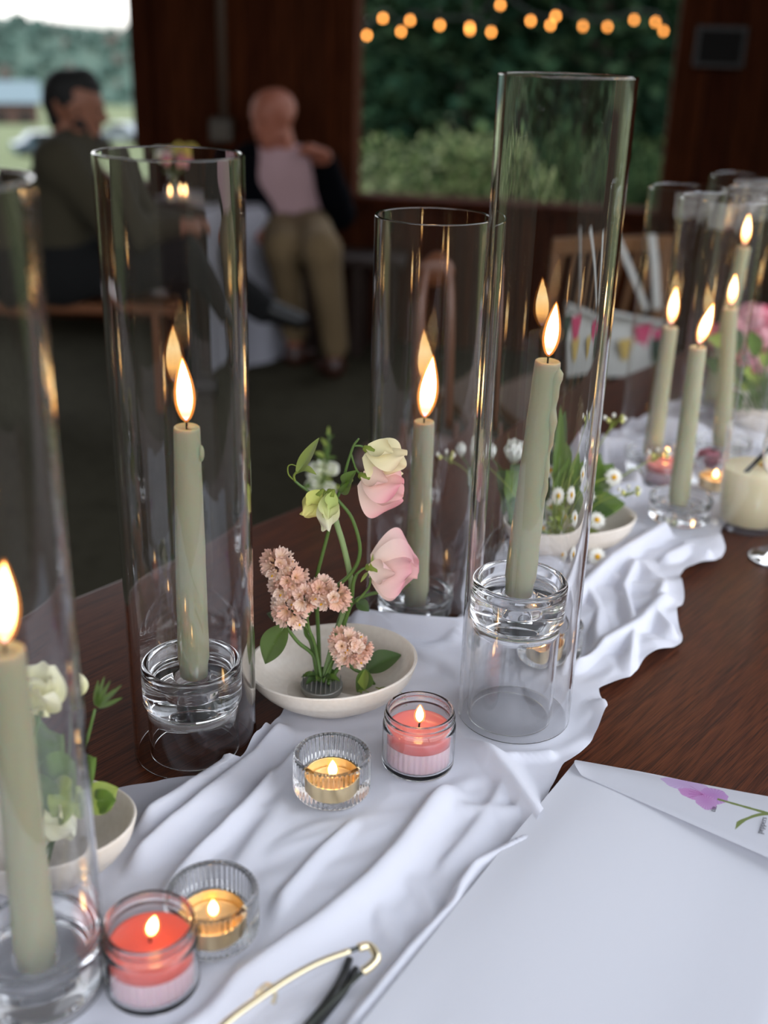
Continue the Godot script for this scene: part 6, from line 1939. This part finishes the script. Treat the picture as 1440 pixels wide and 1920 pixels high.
	var knn := Vector3(-0.6886, 0.5765, -4.02)
	var ann := Vector3(-0.4663, 0.3995, -4.05)
	var ton := Vector3(-0.3338, 0.356, -4.05)
	var knf := Vector3(-0.7844, 0.5127, -4.2)
	var anf := Vector3(-0.7433, 0.1305, -4.25)
	var tof := anf + Vector3(0.16, -0.03, 0)
	var en := Vector3(-0.9444, 0.6787, -3.92)
	var wn := Vector3(-0.7691, 0.6833, -4.05)
	var ef := Vector3(-0.9762, 0.6677, -4.3)
	var wf := Vector3(-0.752, 0.636, -4.42)
	anf.y = 0.085
	tof.y = 0.04
	var m := thing("person", "dark-haired bearded person in an olive jacket, seated in profile with crossed legs", "person")
	var ch := (sn + sf) / 2 - Vector3(0.02, 0.1, 0)
	var md := (hn + hf) / 2
	var tor := [[sn, sf, 0.07, 0.07], [ch + (sn - sf) * 0.18, md + (sn - sf) * 0.15, 0.12, 0.12], [ch - (sn - sf) * 0.18, md - (sn - sf) * 0.15, 0.12, 0.12], [nk, ch, 0.06, 0.1]]
	var an_ := [[sn, en, 0.06, 0.045], [en, wn, 0.043, 0.03]]
	var af := [[sf, ef, 0.06, 0.045], [ef, wf, 0.043, 0.03]]
	var lg := [[hn, hf, 0.11, 0.11], [hn, knn, 0.1, 0.064], [knn, ann, 0.06, 0.042], [hf, knf, 0.1, 0.064], [knf, anf, 0.06, 0.042]]
	var hands2 := hand(wn, Vector3(0.95, 0.05, -0.25).normalized(), Vector3.DOWN) + hand(wf, Vector3(0.95, 0.0, -0.1).normalized(), Vector3.DOWN)
	part("body", flesh(tor + an_ + af + lg + hands2 + [[ann, ann.lerp(ton, 0.2), 0.036, 0.036], [anf, anf - Vector3(0, 0.04, 0), 0.036, 0.036]], 0.015, 0.03).mesh(), skin2, m)
	part("jacket", flesh(grow(tor, 0.02) + grow(an_, 0.018) + grow(af, 0.018), 0.016, 0.03).mesh(), mat(Color(0.205, 0.185, 0.125), 0.95), m)
	part("shirt_collar", Geo.new().tube(smooth([nk + Vector3(-0.06, 0.03, 0.03), nk + Vector3(0.01, -0.0, 0.075), nk + Vector3(0.075, -0.04, 0.02), nk + Vector3(0.06, -0.03, -0.04)], 4), 0.018, 0.018, 8, 0.5).mesh(), mat(Color(0.75, 0.78, 0.82), 0.85), m)
	part("trousers", flesh(grow(lg, 0.014), 0.016, 0.03).mesh(), mat(Color(0.02, 0.022, 0.025), 0.98), m)
	part("shoe", flesh([[ann, ton, 0.046, 0.034], [ann + Vector3(-0.02, 0.02, 0), ann, 0.042, 0.046]], 0.012, 0.02).mesh(), mat(Color(0.03, 0.03, 0.03), 0.4), m)
	part("shoe", flesh([[Vector3(anf.x, 0.045, anf.z), tof, 0.046, 0.036]], 0.012, 0.02).mesh(), mat(Color(0.03, 0.03, 0.03), 0.4), m)
	var cap := [[Vector3(0, 0.055, -0.03), Vector3(0, 0.07, 0.02), 0.082, 0.07], [Vector3(0, 0.01, -0.05), Vector3(0, -0.03, -0.05), 0.066, 0.05], [Vector3(-0.06, 0.03, -0.02), Vector3(-0.068, 0.0, 0.0), 0.03, 0.018], [Vector3(0.06, 0.03, -0.02), Vector3(0.068, 0.0, 0.0), 0.03, 0.018], [Vector3(-0.03, 0.1, 0.03), Vector3(0.03, 0.1, 0.03), 0.035, 0.035]]
	head(m, Transform3D(Basis(Vector3.UP, 1.75) * Basis(Vector3.RIGHT, 0.05), hd2).scaled_local(Vector3.ONE * 0.97), skin2, cap, mat(Color(0.03, 0.025, 0.02), 0.8), true)
